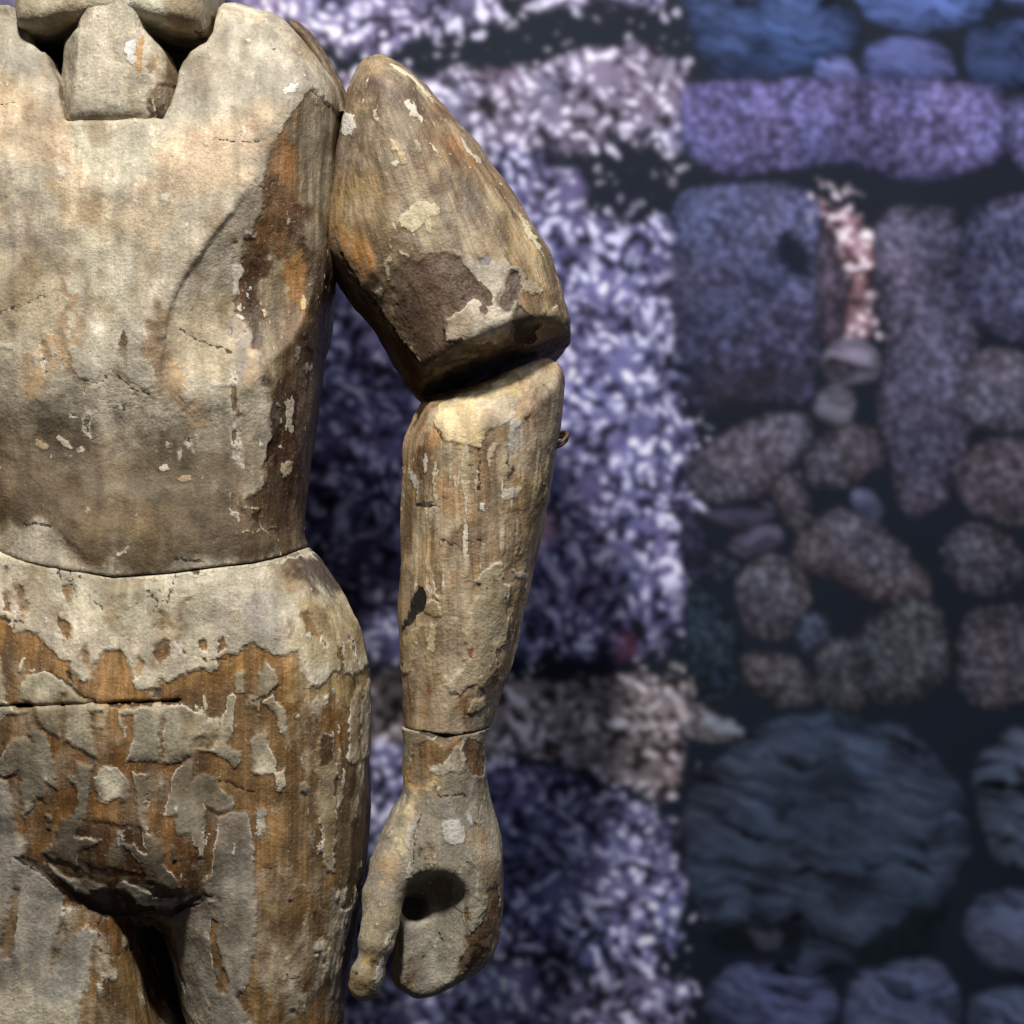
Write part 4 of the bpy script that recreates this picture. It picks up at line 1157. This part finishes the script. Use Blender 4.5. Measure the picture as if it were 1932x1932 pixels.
# underside facet
u1, u2 = W([(616, 440)], YA - .045)[0], W([(800, 690)], YA - .06)[0]
u3 = W([(690, 640)], YA + .02)[0]
A, B, C_ = np.array([u1[0], YA - .047, u1[1]]), np.array([u2[0], YA - .062, u2[1]]), np.array([u3[0], YA + .03, u3[1]])
nrm = np.cross(B - A, C_ - A)
if nrm[1] > 0:
    nrm = -nrm
f = smax(f, g.plane(A, nrm), .004)
build('upper_arm', g, f, fig, dict(
    yref=-.06, seed=77, residue=.5, dulling=.15, axis=(.38, 0, -1), base=((138, 112, 76), (160, 140, 108)), cover0=-60, relief=.0006,
    soft_u=[
        (P('b', 280, 480, 460, 380, 800, 560, 760, 760, 560, 720, 380, 680, 260, 720), (118, 96, 80), 18, .9),
        (P('b', 330, 380, 520, 380, 640, 440, 560, 500, 360, 480), (168, 138, 94), 12, .8),
        (P('b', 480, 390, 700, 480, 1000, 860, 1500, 1560, 1700, 1932, 1600, 1932, 1300, 1450, 900, 850), (178, 158, 120), 10, .7),
        (P('b', 720, 640, 830, 640, 1250, 1250, 1150, 1300, 900, 1000), (160, 108, 54), 16, .85),
        (P('b', 640, 620, 760, 640, 950, 900, 900, 950, 700, 760), (110, 88, 64), 14, .7),
        (P('b', 230, 740, 650, 740, 760, 1200, 400, 1200, 180, 1080), (150, 130, 104), 22, .8),
        (P('b', 190, 860, 300, 880, 240, 1150, 180, 1150), (112, 92, 82), 14, .8),
        (P('b', 150, 1250, 500, 1200, 640, 1600, 560, 1740, 300, 1600, 120, 1500), (160, 130, 82), 18, .8),
        (P('b', 180, 1520, 330, 1540, 500, 1780, 470, 1880, 360, 1840, 240, 1720), (188, 130, 46), 12, .95),
        (P('b', 950, 1150, 1120, 1250, 1180, 1480, 1050, 1400), (122, 112, 100), 16, .8),
        (P('b', 1200, 1250, 1500, 1560, 1640, 1932, 1480, 1932, 1300, 1600), (176, 146, 92), 18, .75),
        (P('b', 700, 1200, 1100, 1500, 1100, 1700, 700, 1740, 600, 1500), (176, 158, 126), 22, .8),
        (P('f', -60, -100, 80, 200, 400, 640, 680, 990, 700, 1260, 560, 1200, 100, 560, -60, 400), (116, 76, 34), 8, .95),  # underside facet: amber wood, darkened because it faces away from the lamp
        (P('f', 300, 330, 480, 360, 480, 640, 380, 560), (104, 70, 42), 10, .9),
        (P('f', 430, 640, 640, 900, 1000, 900, 1500, 860, 1500, 960, 700, 1200, 640, 1000), (66, 48, 34), 14, .95),  # sawn end face, its shade painted into the wood colour
        (P('f', 1400, 450, 1560, 440, 1640, 700, 1420, 760), (140, 104, 56), 12, .8),
    ],
    soft_o=[(P('f', 900, 200, 1300, 260, 1500, 400, 1500, 860, 860, 860), (196, 184, 164), 20, .9)],
    cover=[
        (1, P('f', 1050, 90, 1130, 40, 1200, 150, 1300, 260, 1330, 330, 1300, 420, 1260, 520, 1220, 560, 1180, 480, 1080, 400, 1000, 320, 920, 220, 1050, 260, 1080, 300, 1180, 240, 1130, 150)),
        (1, P('f', 870, 690, 980, 640, 1060, 550, 1190, 590, 1210, 520, 1260, 620, 1330, 680, 1310, 800, 1230, 880, 1160, 830, 1080, 860, 980, 820, 880, 850)),
        (1, P('f', 1430, 430, 1480, 380, 1560, 470, 1540, 500, 1440, 500)),
        (1, P('f', 1530, 740, 1660, 560, 1740, 720, 1760, 770, 1560, 820, 1420, 850)),
        (1, P('f', 1310, 340, 1400, 310, 1470, 380, 1430, 420, 1390, 360, 1330, 380)),
        (1, P('f', 860, 220, 960, 210, 1020, 300, 940, 260)),
    ],
    chips=[
        (P('b', 210, 870, 230, 780, 270, 735, 330, 780, 340, 850, 290, 910, 240, 890), (224, 218, 208)),
        (P('b', 445, 750, 480, 760, 500, 850, 470, 830), (206, 192, 168)),
        (P('b', 655, 710, 690, 700, 730, 790, 775, 840, 760, 860, 700, 810), (212, 202, 182)),
        (P('b', 550, 950, 590, 970, 640, 1040, 630, 1060, 595, 1050), (208, 186, 150)),
        (P('b', 620, 1060, 670, 1080, 670, 1140, 640, 1155, 615, 1110), (206, 180, 140)),
        (P('b', 565, 1120, 600, 1105, 625, 1140, 600, 1160, 570, 1150), (224, 214, 196)),
        (P('b', 690, 1430, 750, 1375, 860, 1390, 900, 1440, 880, 1490, 840, 1490, 840, 1600, 815, 1600, 780, 1520, 720, 1600, 640, 1560, 640, 1500), (206, 192, 158)),
        (P('b', 1025, 910, 1070, 940, 1190, 1110, 1160, 1100, 1060, 1000), (216, 204, 178)),
        (P('b', 810, 980, 850, 1000, 920, 1110, 890, 1080), (200, 186, 160)),
        (P('b', 1195, 1390, 1240, 1420, 1240, 1450, 1200, 1420), (204, 190, 160)),
        (P('b', 640, 1690, 700, 1750, 690, 1760, 640, 1720), (196, 180, 150)),
        (P('b', 540, 1800, 570, 1790, 570, 1880, 545, 1900), (198, 184, 150)),
        (P('f', 340, 460, 390, 440, 400, 500, 360, 530), (196, 186, 168)),
        (P('f', 1190, 690, 1215, 690, 1200, 760, 1230, 860, 1190, 830), (216, 206, 186)),
        (P('f', 1290, 500, 1330, 460, 1340, 500, 1300, 520), (216, 208, 190)),
        (P('f', 1340, 520, 1390, 530, 1380, 590, 1350, 640, 1330, 620), (196, 188, 166)),
        (P('b', 500, 395, 640, 460, 780, 580, 860, 680, 840, 680, 700, 560, 560, 450), (220, 208, 178)),
        (P('b', 1380, 1380, 1480, 1520, 1560, 1640, 1600, 1760, 1570, 1720, 1480, 1580), (212, 200, 168)),
        (P('f', 430, 690, 440, 690, 690, 985, 680, 995), (206, 186, 146)),
    ],
    darks=[
        (P('f', 480, 330, 580, 270, 700, 290, 760, 240, 920, 210, 1000, 330, 1100, 420, 1180, 490, 1210, 600, 1180, 620, 1060, 540, 980, 640, 860, 700, 870, 840, 960, 830, 1000, 860, 900, 930, 700, 960, 640, 900, 560, 820, 470, 640, 480, 500), (92, 74, 58)),
        (P('f', 800, 740, 860, 740, 870, 800, 830, 800), (20, 14, 10)),
        (P('f', 600, 680, 740, 700, 760, 790, 660, 780), (56, 38, 24)),
        (P('f', 1330, 350, 1400, 350, 1425, 440, 1370, 560, 1300, 650, 1260, 600, 1290, 480), (78, 62, 54)),
        (P('f', 1340, 650, 1400, 600, 1460, 640, 1530, 740, 1520, 800, 1430, 840, 1360, 820), (52, 38, 28)),
        (P('f', 1090, 240, 1150, 210, 1190, 260, 1160, 320, 1110, 290), (112, 104, 104)),
        (P('f', 1110, 620, 1150, 590, 1180, 650, 1150, 690), (110, 90, 80)),
    ],
    cracks=[(P('f', 10, 60, 200, 350, 440, 700, 660, 980), 1.3), (P('f', 570, 480, 640, 430), 1.0), (P('f', 480, 560, 600, 760), .9)],
    flak=[(R_(640, 100, 1090, 660), -7.0, .42, (110, 110, 40))]), label='bent upper arm, bare wood with a dark scorched patch above the elbow')

# ---- forearm
YF = -.01
fa = [(812, 754), (850, 742), (900, 722), (960, 698), (1022, 679), (1050, 690), (1059, 722), (1058, 790), (1051, 850), (1040, 920),
      (1021, 1010), (1001, 1090), (981, 1170), (961, 1250), (941, 1320), (925, 1378), (918, 1402), (914, 1440), (915, 1480), (914, 1540),
      (768, 1540), (765, 1480), (763, 1400), (760, 1320), (752, 1230), (751, 1150), (755, 1060), (758, 960), (760, 880), (762, 836), (778, 800), (798, 764)]
faw = W(spline(fa, True, 4), YF)
WR = lambda px: np.interp(px, [740, 800, 840, 860, 890, 930], [1376, 1381, 1384, 1386, 1384, 1376])
g = Grid((faw[:, 0].min() - .005, -.085, W([(0, 1400)], YF)[0, 1]), (faw[:, 0].max() + .005, .075, faw[:, 1].max() + .005), .0014)
f = g.inflate(faw, YF, .058, .062, .058, 2.3)
# elbow end slopes back under the upper arm
ea = W([(900, 800)], YF - .062)[0]
f = smax(f, g.plane((ea[0], YF - .061, ea[1]), (-.18, -1, .95)), .004)
# planed facets along the arm
fb = W([(800, 1100)], YF - .05)[0]
f = smax(f, g.plane((fb[0], YF - .052, fb[1]), (-.75, -1, 0)), .004)
fc = W([(985, 1000)], YF - .05)[0]
f = smax(f, g.plane((fc[0], YF - .050, fc[1]), (.95, -1, -.22)), .004)
px_, _ = unW(g.x, 0, YF - .05)
wz = (966 - WR(px_)) * S0 * (D + YF - .05) / D
f = np.maximum(f, ((wz + .0004)[:, None, None] - g.Z).astype(np.float32))
build('forearm', g, f, fig, dict(
    yref=-.06, seed=91, seam=lambda x: WR(x), residue=1.0, dulling=.18, axis=(.03, 0, -1), base=((178, 144, 96), (186, 168, 134)), cover0=-60, relief=.0010,
    soft_u=[
        (P('i', 280, 560, 440, 480, 480, 700, 330, 900, 170, 960, 230, 760), (140, 116, 88), 10, .8),
        (P('i', 330, 820, 500, 780, 540, 1000, 400, 1100, 340, 1060), (182, 132, 70), 8, .9),
        (P('i', 240, 1060, 330, 1060, 360, 1500, 480, 1480, 480, 1620, 260, 1660), (116, 80, 44), 8, .9),
        (P('i', 520, 1350, 720, 1380, 700, 1650, 540, 1640), (186, 140, 82), 10, .8),
        (P('i', 900, 1000, 1100, 1000, 1120, 1600, 940, 1600), (132, 100, 62), 8, .7),
        (P('i', 1200, 700, 1420, 700, 1400, 1080, 1220, 1080), (168, 158, 142), 10, .85),
        (P('i', 1420, 500, 1560, 480, 1560, 1300, 1400, 1300), (150, 120, 86), 10, .8),
        (P('i', 1560, 380, 1800, 300, 1780, 1400, 1560, 1600), (140, 124, 102), 12, .8),
        (P('i', 220, 1660, 430, 1700, 430, 1932, 200, 1932), (150, 116, 66), 10, .9),
        (P('i', 440, 1700, 640, 1700, 600, 1932, 430, 1932), (176, 156, 132), 10, .7),
        (P('g', 480, 400, 800, 340, 800, 600, 500, 640), (118, 92, 60), 14, .8),
        (P('g', 800, 300, 1040, 260, 1000, 700, 900, 600, 800, 500), (168, 142, 104), 14, .8),
        (P('g', 480, 640, 700, 600, 640, 1000, 480, 900), (152, 112, 66), 12, .8),
        (P('g', 380, 950, 640, 1000, 620, 1400, 400, 1400), (150, 118, 72), 14, .8),
        (P('g', 340, 1400, 700, 1480, 660, 1760, 340, 1760), (164, 116, 64), 12, .8),
        (P('g', 200, 600, 330, 640, 330, 1400, 200, 1400), (144, 122, 86), 8, .8),
        (P('g', 700, 1560, 860, 1500, 790, 1760, 660, 1760), (150, 136, 120), 8, .8),
    ],
    soft_o=[(P('i', 480, 700, 700, 480, 1000, 430, 1000, 800, 960, 1030, 560, 960), (206, 184, 142), 12, .95),
            (P('i', 960, 620, 1350, 560, 1250, 760, 980, 900), (178, 166, 146), 10, .85),
            (P('i', 1050, 340, 1350, 280, 1400, 460, 1100, 470), (206, 182, 128), 8, .9),
            (P('g', 700, 600, 920, 600, 960, 1000, 620, 1500, 520, 1440), (180, 165, 134), 14, .9),
            (P('g', 230, 640, 480, 640, 480, 1400, 220, 1400), (170, 148, 112), 10, .9)],
    cover=[
        (1, P('i', 470, 800, 520, 620, 560, 560, 680, 590, 700, 480, 900, 420, 1050, 430, 1050, 350, 1200, 280, 1330, 290, 1380, 380, 1420, 470, 1400, 560, 1350, 580, 1310, 690, 1220, 780, 1080, 840, 1000, 930, 940, 1040, 800, 1030, 580, 980, 540, 940)),
        (1, P('g', 705, 745, 760, 710, 800, 650, 895, 600, 905, 690, 915, 760, 975, 770, 940, 830, 930, 900, 950, 1100, 930, 1180, 860, 1240, 870, 1290, 790, 1480, 720, 1440, 690, 1440, 620, 1510, 560, 1500, 520, 1440, 570, 1380, 620, 1340, 640, 1280, 615, 1250, 655, 1200, 635, 1080, 660, 960, 720, 870, 740, 800)),
        (1, P('g', 660, 1640, 700, 1540, 780, 1500, 790, 1600, 720, 1650)),
        (1, P('g', 390, 890, 440, 870, 495, 920, 490, 985, 430, 975, 385, 950)),
        (1, P('g', 280, 1100, 350, 1040, 390, 1000, 340, 1110, 320, 1230, 270, 1380, 225, 1380, 230, 1150)),
        (1, P('g', 390, 630, 430, 660, 470, 840, 490, 880, 450, 860, 410, 740)),
        (1, P('i', 1420, 500, 1480, 420, 1540, 340, 1560, 370, 1680, 320, 1690, 340, 1560, 430, 1480, 520, 1430, 550)),
    ],
    chips=[
        (P('i', 350, 1150, 380, 1080, 400, 1250, 380, 1330, 350, 1280), (212, 202, 180)),
        (P('i', 460, 1180, 480, 1180, 510, 1340, 490, 1450, 520, 1600, 490, 1640, 470, 1400), (206, 192, 160)),
        (P('i', 200, 1250, 270, 1330, 270, 1450, 240, 1470, 210, 1380), (182, 176, 164)),
        (P('i', 345, 1650, 470, 1620, 500, 1650, 360, 1675), (206, 200, 186)),
        (P('i', 950, 1630, 1000, 1640, 1010, 1740, 960, 1720), (212, 206, 190)),
        (P('i', 740, 1060, 770, 1060, 760, 1480, 735, 1480), (196, 180, 150)),
        (P('i', 900, 1280, 930, 1300, 920, 1540, 895, 1500), (196, 180, 150)),
        (P('i', 1160, 1400, 1200, 1380, 1190, 1560, 1160, 1560), (206, 198, 180)),
        (P('i', 1240, 860, 1300, 740, 1400, 760, 1330, 860, 1290, 1080, 1240, 1060), (186, 180, 168)),
        (P('i', 1030, 1080, 1060, 1010, 1130, 980, 1160, 1010, 1100, 1080, 1090, 1230, 1050, 1240), (196, 178, 150)),
        (P('g', 400, 1130, 420, 1020, 455, 1020, 450, 1170, 430, 1230, 395, 1200), (206, 190, 150)),
        (P('g', 560, 330, 620, 300, 640, 370, 590, 420), (182, 164, 134)),
        (P('g', 880, 120, 1040, 110, 1010, 180, 900, 200), (186, 176, 158)),
        (P('g', 960, 660, 1060, 700, 1050, 740, 1000, 720), (196, 186, 164)),
    ],
    darks=[
        (P('g', 345, 780, 385, 790, 405, 840, 380, 930, 290, 1020, 250, 1050, 220, 1130, 212, 1080, 260, 940, 300, 850), (34, 31, 29)),
        (P('g', 720, 750, 755, 760, 750, 790, 725, 780), (50, 44, 40)), (P('g', 780, 790, 800, 790, 795, 820), (60, 54, 48)),
        (P('g', 665, 1180, 710, 1175, 705, 1250, 680, 1260, 660, 1210), (146, 84, 66)),
        (P('g', 320, 210, 450, 215, 440, 245, 330, 245), (60, 42, 26)),
        (P('i', 1255, 1240, 1300, 1220, 1300, 1360, 1260, 1370), (84, 68, 60)),
        (P('i', 1440, 690, 1490, 690, 1480, 770, 1450, 760), (96, 74, 48)),
        (P('i', 780, 1205, 880, 1215, 830, 1235), (74, 60, 46)),
        (P('i', 290, 560, 440, 500, 400, 560, 240, 800), (62, 44, 30)),  # painted shadow on the rear of the forearm top, below the elbow
    ],
    cracks=[
        (P('i', 940, 1040, 935, 1250, 940, 1500), 1.6), (P('i', 270, 1650, 400, 1675, 520, 1650), 1.8),
        (P('i', 470, 790, 500, 900, 560, 980), 1.1), (P('g', 480, 455, 560, 490, 630, 520), 1.0), (P('g', 660, 465, 790, 480), .9),
        (P('g', 890, 1220, 940, 1140), 1.0), (P('g', 360, 1755, 470, 1780, 580, 1775, 700, 1760), 2.0), (P('i', 1250, 1100, 1245, 1400), 1.0),
    ],
    flak=[(R_(745, 830, 1060, 1400), -7.0, .3, (150, 150, 18)), (R_(780, 1150, 960, 1400), -6.0, .3, (80, 80, 60))]),
    label='straight forearm with streaked tan wood and peeling gesso')

# ---- hand
YHd = -.02
hb = [(766, 1340), (764, 1400), (762, 1440), (758, 1492), (738, 1542), (716, 1606), (706, 1660), (716, 1710), (738, 1745), (746, 1790), (744, 1846), (764, 1868),
      (795, 1881), (842, 1866), (900, 1832), (922, 1806), (936, 1770), (944, 1715), (942, 1600), (926, 1530), (916, 1470), (916, 1400), (920, 1340)]
hbw = W(spline(hb, True, 4), YHd)
lo = W([(650, 1905)], YHd)[0]
hi = W([(960, 1370)], YHd)[0]
g = Grid((lo[0], -.115, lo[1]), (hi[0], .05, hi[1]), .0013)
f = g.inflate(hbw, YHd, .05, .052, .045, 2.2)


def hp(x, y, dep):
    w_ = W([(x, y)], dep)[0]
    return (w_[0], dep, w_[1])


# palm swells towards the base of the thumb
f = smin(f, g.cone(hp(790, 1560, -.035), hp(745, 1640, -.048), .026, .022), .012)
th = [(742, 1628, -.052, .0185), (724, 1690, -.062, .0172), (718, 1742, -.069, .0158), (710, 1778, -.074, .0150), (704, 1806, -.074, .0124),
      (695, 1838, -.074, .0150), (690, 1858, -.071, .0148)]
thumb = None
for a, b in zip(th[:-1], th[1:]):
    c = g.cone(hp(*a[:3]), hp(*b[:3]), a[3], b[3])
    thumb = c if thumb is None else smin(thumb, c, .003)
# hollow of the grip: runs up and back from the open lower front
cav = smin(g.cone(hp(812, 1890, -.090), hp(822, 1704, -.072), .045, .0290), g.cone(hp(800, 1704, -.066), hp(776, 1712, -.030), .020, .010), .010)
f = smax(f, -cav, .008)
f = smin(f, thumb, .005)
wz = (966 - WR(unW(g.x, 0, YF - .05)[0])) * S0 * (D + YF - .05) / D
f = np.maximum(f, (g.Z - (wz - .0004)[:, None, None]).astype(np.float32))
build('hand', g, f, fig, dict(
    yref=-.06, seed=113, seam=lambda x: WR(x), base=((150, 116, 74), (168, 157, 136)), cover0=60, relief=.0008,
    soft_u=[(P('h', 860, 1390, 1000, 1200, 1080, 1000, 1090, 1400, 1000, 1560, 800, 1660), (118, 88, 60), 10, .9),
            (P('h', 470, 0, 1030, 0, 1000, 400, 460, 450), (158, 122, 74), 12, .8)],
    soft_o=[
        (P('h', 470, 100, 640, 100, 620, 300, 480, 320), (150, 132, 104), 14, .8), (P('h', 490, 310, 640, 330, 620, 470, 480, 440), (190, 146, 82), 10, .9),
        (P('h', 620, 200, 720, 200, 700, 420, 620, 440), (206, 186, 140), 10, .8), (P('h', 540, 470, 620, 480, 500, 760, 400, 940, 380, 900, 460, 640), (204, 186, 144), 12, .9),
        (P('h', 400, 500, 540, 440, 480, 620, 380, 700, 360, 600), (140, 130, 116), 14, .8),
        (P('h', 260, 900, 360, 700, 420, 800, 380, 1000, 260, 1150), (144, 132, 118), 14, .8),
        (P('h', 340, 900, 440, 850, 420, 1000, 350, 1040), (188, 156, 112), 12, .8),
        (P('h', 250, 1150, 440, 1100, 400, 1400, 260, 1400), (178, 162, 130), 14, .8),
        (P('h', 250, 1400, 350, 1400, 340, 1560, 230, 1560), (190, 168, 116), 10, .9), (P('h', 140, 1600, 300, 1590, 300, 1760, 150, 1760), (170, 148, 106), 10, .9),
        (P('h', 600, 480, 900, 500, 860, 640, 640, 620), (164, 156, 142), 14, .8), (P('h', 870, 700, 960, 700, 960, 820, 880, 820), (186, 150, 106), 10, .8),
        (P('h', 950, 850, 1080, 860, 1090, 1300, 1000, 1300), (150, 128, 102), 14, .8),
        (P('h', 440, 1290, 700, 1200, 900, 1180, 860, 1640, 560, 1760, 420, 1600), (172, 164, 146), 14, .9),
        (P('h', 500, 1040, 700, 980, 780, 1040, 740, 1180, 480, 1300), (112, 92, 62), 8, .6),  # deep part of the grip, shade of the arch above put into the colour
    ],
    cover=[
        (-1, P('h', 860, 1390, 930, 1350, 1000, 1200, 1000, 1100, 1040, 1050, 1080, 1200, 1085, 1350, 1030, 1480, 1000, 1550, 820, 1650, 850, 1500)),
        (-1, P('h', 560, 170, 700, 120, 840, 120, 830, 180, 790, 180, 740, 300, 640, 320, 630, 440, 520, 440, 500, 330)),
        (-1, P('h', 880, 120, 960, 160, 980, 380, 900, 360, 860, 240)),
    ],
    chips=[
        (P('h', 720, 650, 780, 630, 830, 640, 870, 720, 860, 790, 800, 790, 735, 760), (206, 200, 188)),
        (P('h', 500, 660, 585, 630, 550, 720, 520, 830, 490, 800), (186, 178, 162)), (P('h', 490, 920, 515, 900, 520, 980, 490, 1010), (206, 202, 190)),
        (P('h', 870, 620, 910, 620, 890, 680, 870, 660), (214, 210, 200)), (P('h', 630, 300, 760, 290, 790, 330, 700, 360, 640, 350), (186, 176, 156)),
        (P('h', 680, 430, 720, 420, 700, 460), (214, 208, 194)), (P('h', 845, 120, 860, 130, 850, 330, 830, 320), (206, 190, 160)),
        (P('h', 860, 850, 900, 870, 940, 920, 950, 1100, 960, 1160, 930, 1130, 930, 940), (190, 182, 160)),
        (P('h', 900, 1200, 990, 1190, 1000, 1250, 960, 1330, 900, 1370), (184, 174, 150)),
        (P('h', 320, 1540, 360, 1480, 370, 1560, 330, 1700, 300, 1740, 300, 1640), (196, 192, 180)),
        (P('h', 380, 1370, 440, 1260, 420, 1340, 380, 1420), (206, 196, 168)), (P('h', 740, 1650, 770, 1650, 770, 1690, 740, 1700), (214, 206, 184)),
        (P('h', 640, 900, 665, 870, 650, 900), (200, 190, 170)),
    ],
    darks=[(P('h', 165, 1575, 205, 1580, 195, 1595, 170, 1592), (40, 28, 22)), (P('h', 850, 1480, 930, 1420, 1020, 1480, 900, 1600, 830, 1620), (104, 80, 56))],
    cracks=[(P('h', 580, 90, 690, 118, 800, 104, 920, 96), 2.6), (P('h', 660, 485, 740, 490, 880, 492), 1.2), (P('h', 540, 920, 560, 700, 600, 600), .7),
            (P('h', 790, 1215, 870, 1240), 1.2), (P('h', 690, 1350, 720, 1440), .8), (P('h', 860, 905, 900, 925), 1.2)],
    flak=[(R_(680, 1450, 940, 1900), 9.0, .42, (90, 90, 50))]),
    label='hand hollowed out as a grip, thumb hanging apart from the closed fingers')


# ---- strap over the back of the shoulder and a wire loop below the elbow
def tube(pts, r, seg=10, flat=1.0, closed=False):
    pts = np.asarray(pts, float)
    n = len(pts)
    V, Q = [], []
    for i in range(n):
        t = (pts[(i + 1) % n] - pts[i - 1]) if closed else pts[min(i + 1, n - 1)] - pts[max(i - 1, 0)]
        t /= np.linalg.norm(t)
        s = np.cross(t, [0, 1, 0])
        s /= max(np.linalg.norm(s), 1e-9)
        u = np.cross(s, t)
        for k in range(seg):
            a = 2 * math.pi * k / seg
            V.append(pts[i] + (s * math.cos(a) * flat + u * math.sin(a)) * r)
    for i in range(n if closed else n - 1):
        for k in range(seg):
            a, b = i * seg + k, i * seg + (k + 1) % seg
            c, d = ((i + 1) % n) * seg + (k + 1) % seg, ((i + 1) % n) * seg + k
            Q.append((a, b, c, d))
    return np.array(V), np.array(Q)


def spl3(p, n=8):
    p = np.asarray(p, float)
    return spline(p, False, n)


for off, dep, r in ((-2, .0, .0056), (5, .006, .0046)):
    pl = [hp(548 + off, 44, dep), hp(572 + off, 62, dep), hp(598 + off, 96, dep), hp(622 + off, 138, dep - .008), hp(640 + off, 176, dep - .016), hp(648 + off, 214, dep - .022)]
    v, q = tube(spl3(pl), r, 10, .8)
    link('strap', make_mesh('strap', v, q), LEATHER, fig)

for dz, rr in ((0, .0102), (6, .0094)):
    cxp = hp(1051, 828 + dz, -.016)
    ring = [(cxp[0] + rr * math.cos(a) * .95, cxp[1] + .6 * rr * math.sin(a), cxp[2] + rr * math.sin(a) * .45 + .35 * rr * math.cos(a)) for a in np.linspace(0, 2 * math.pi, 28, endpoint=False)]
    v, q = tube(ring, .0021, 8, closed=True)
    link('wire_loop', make_mesh('wire_loop', v, q), WIRE, fig)
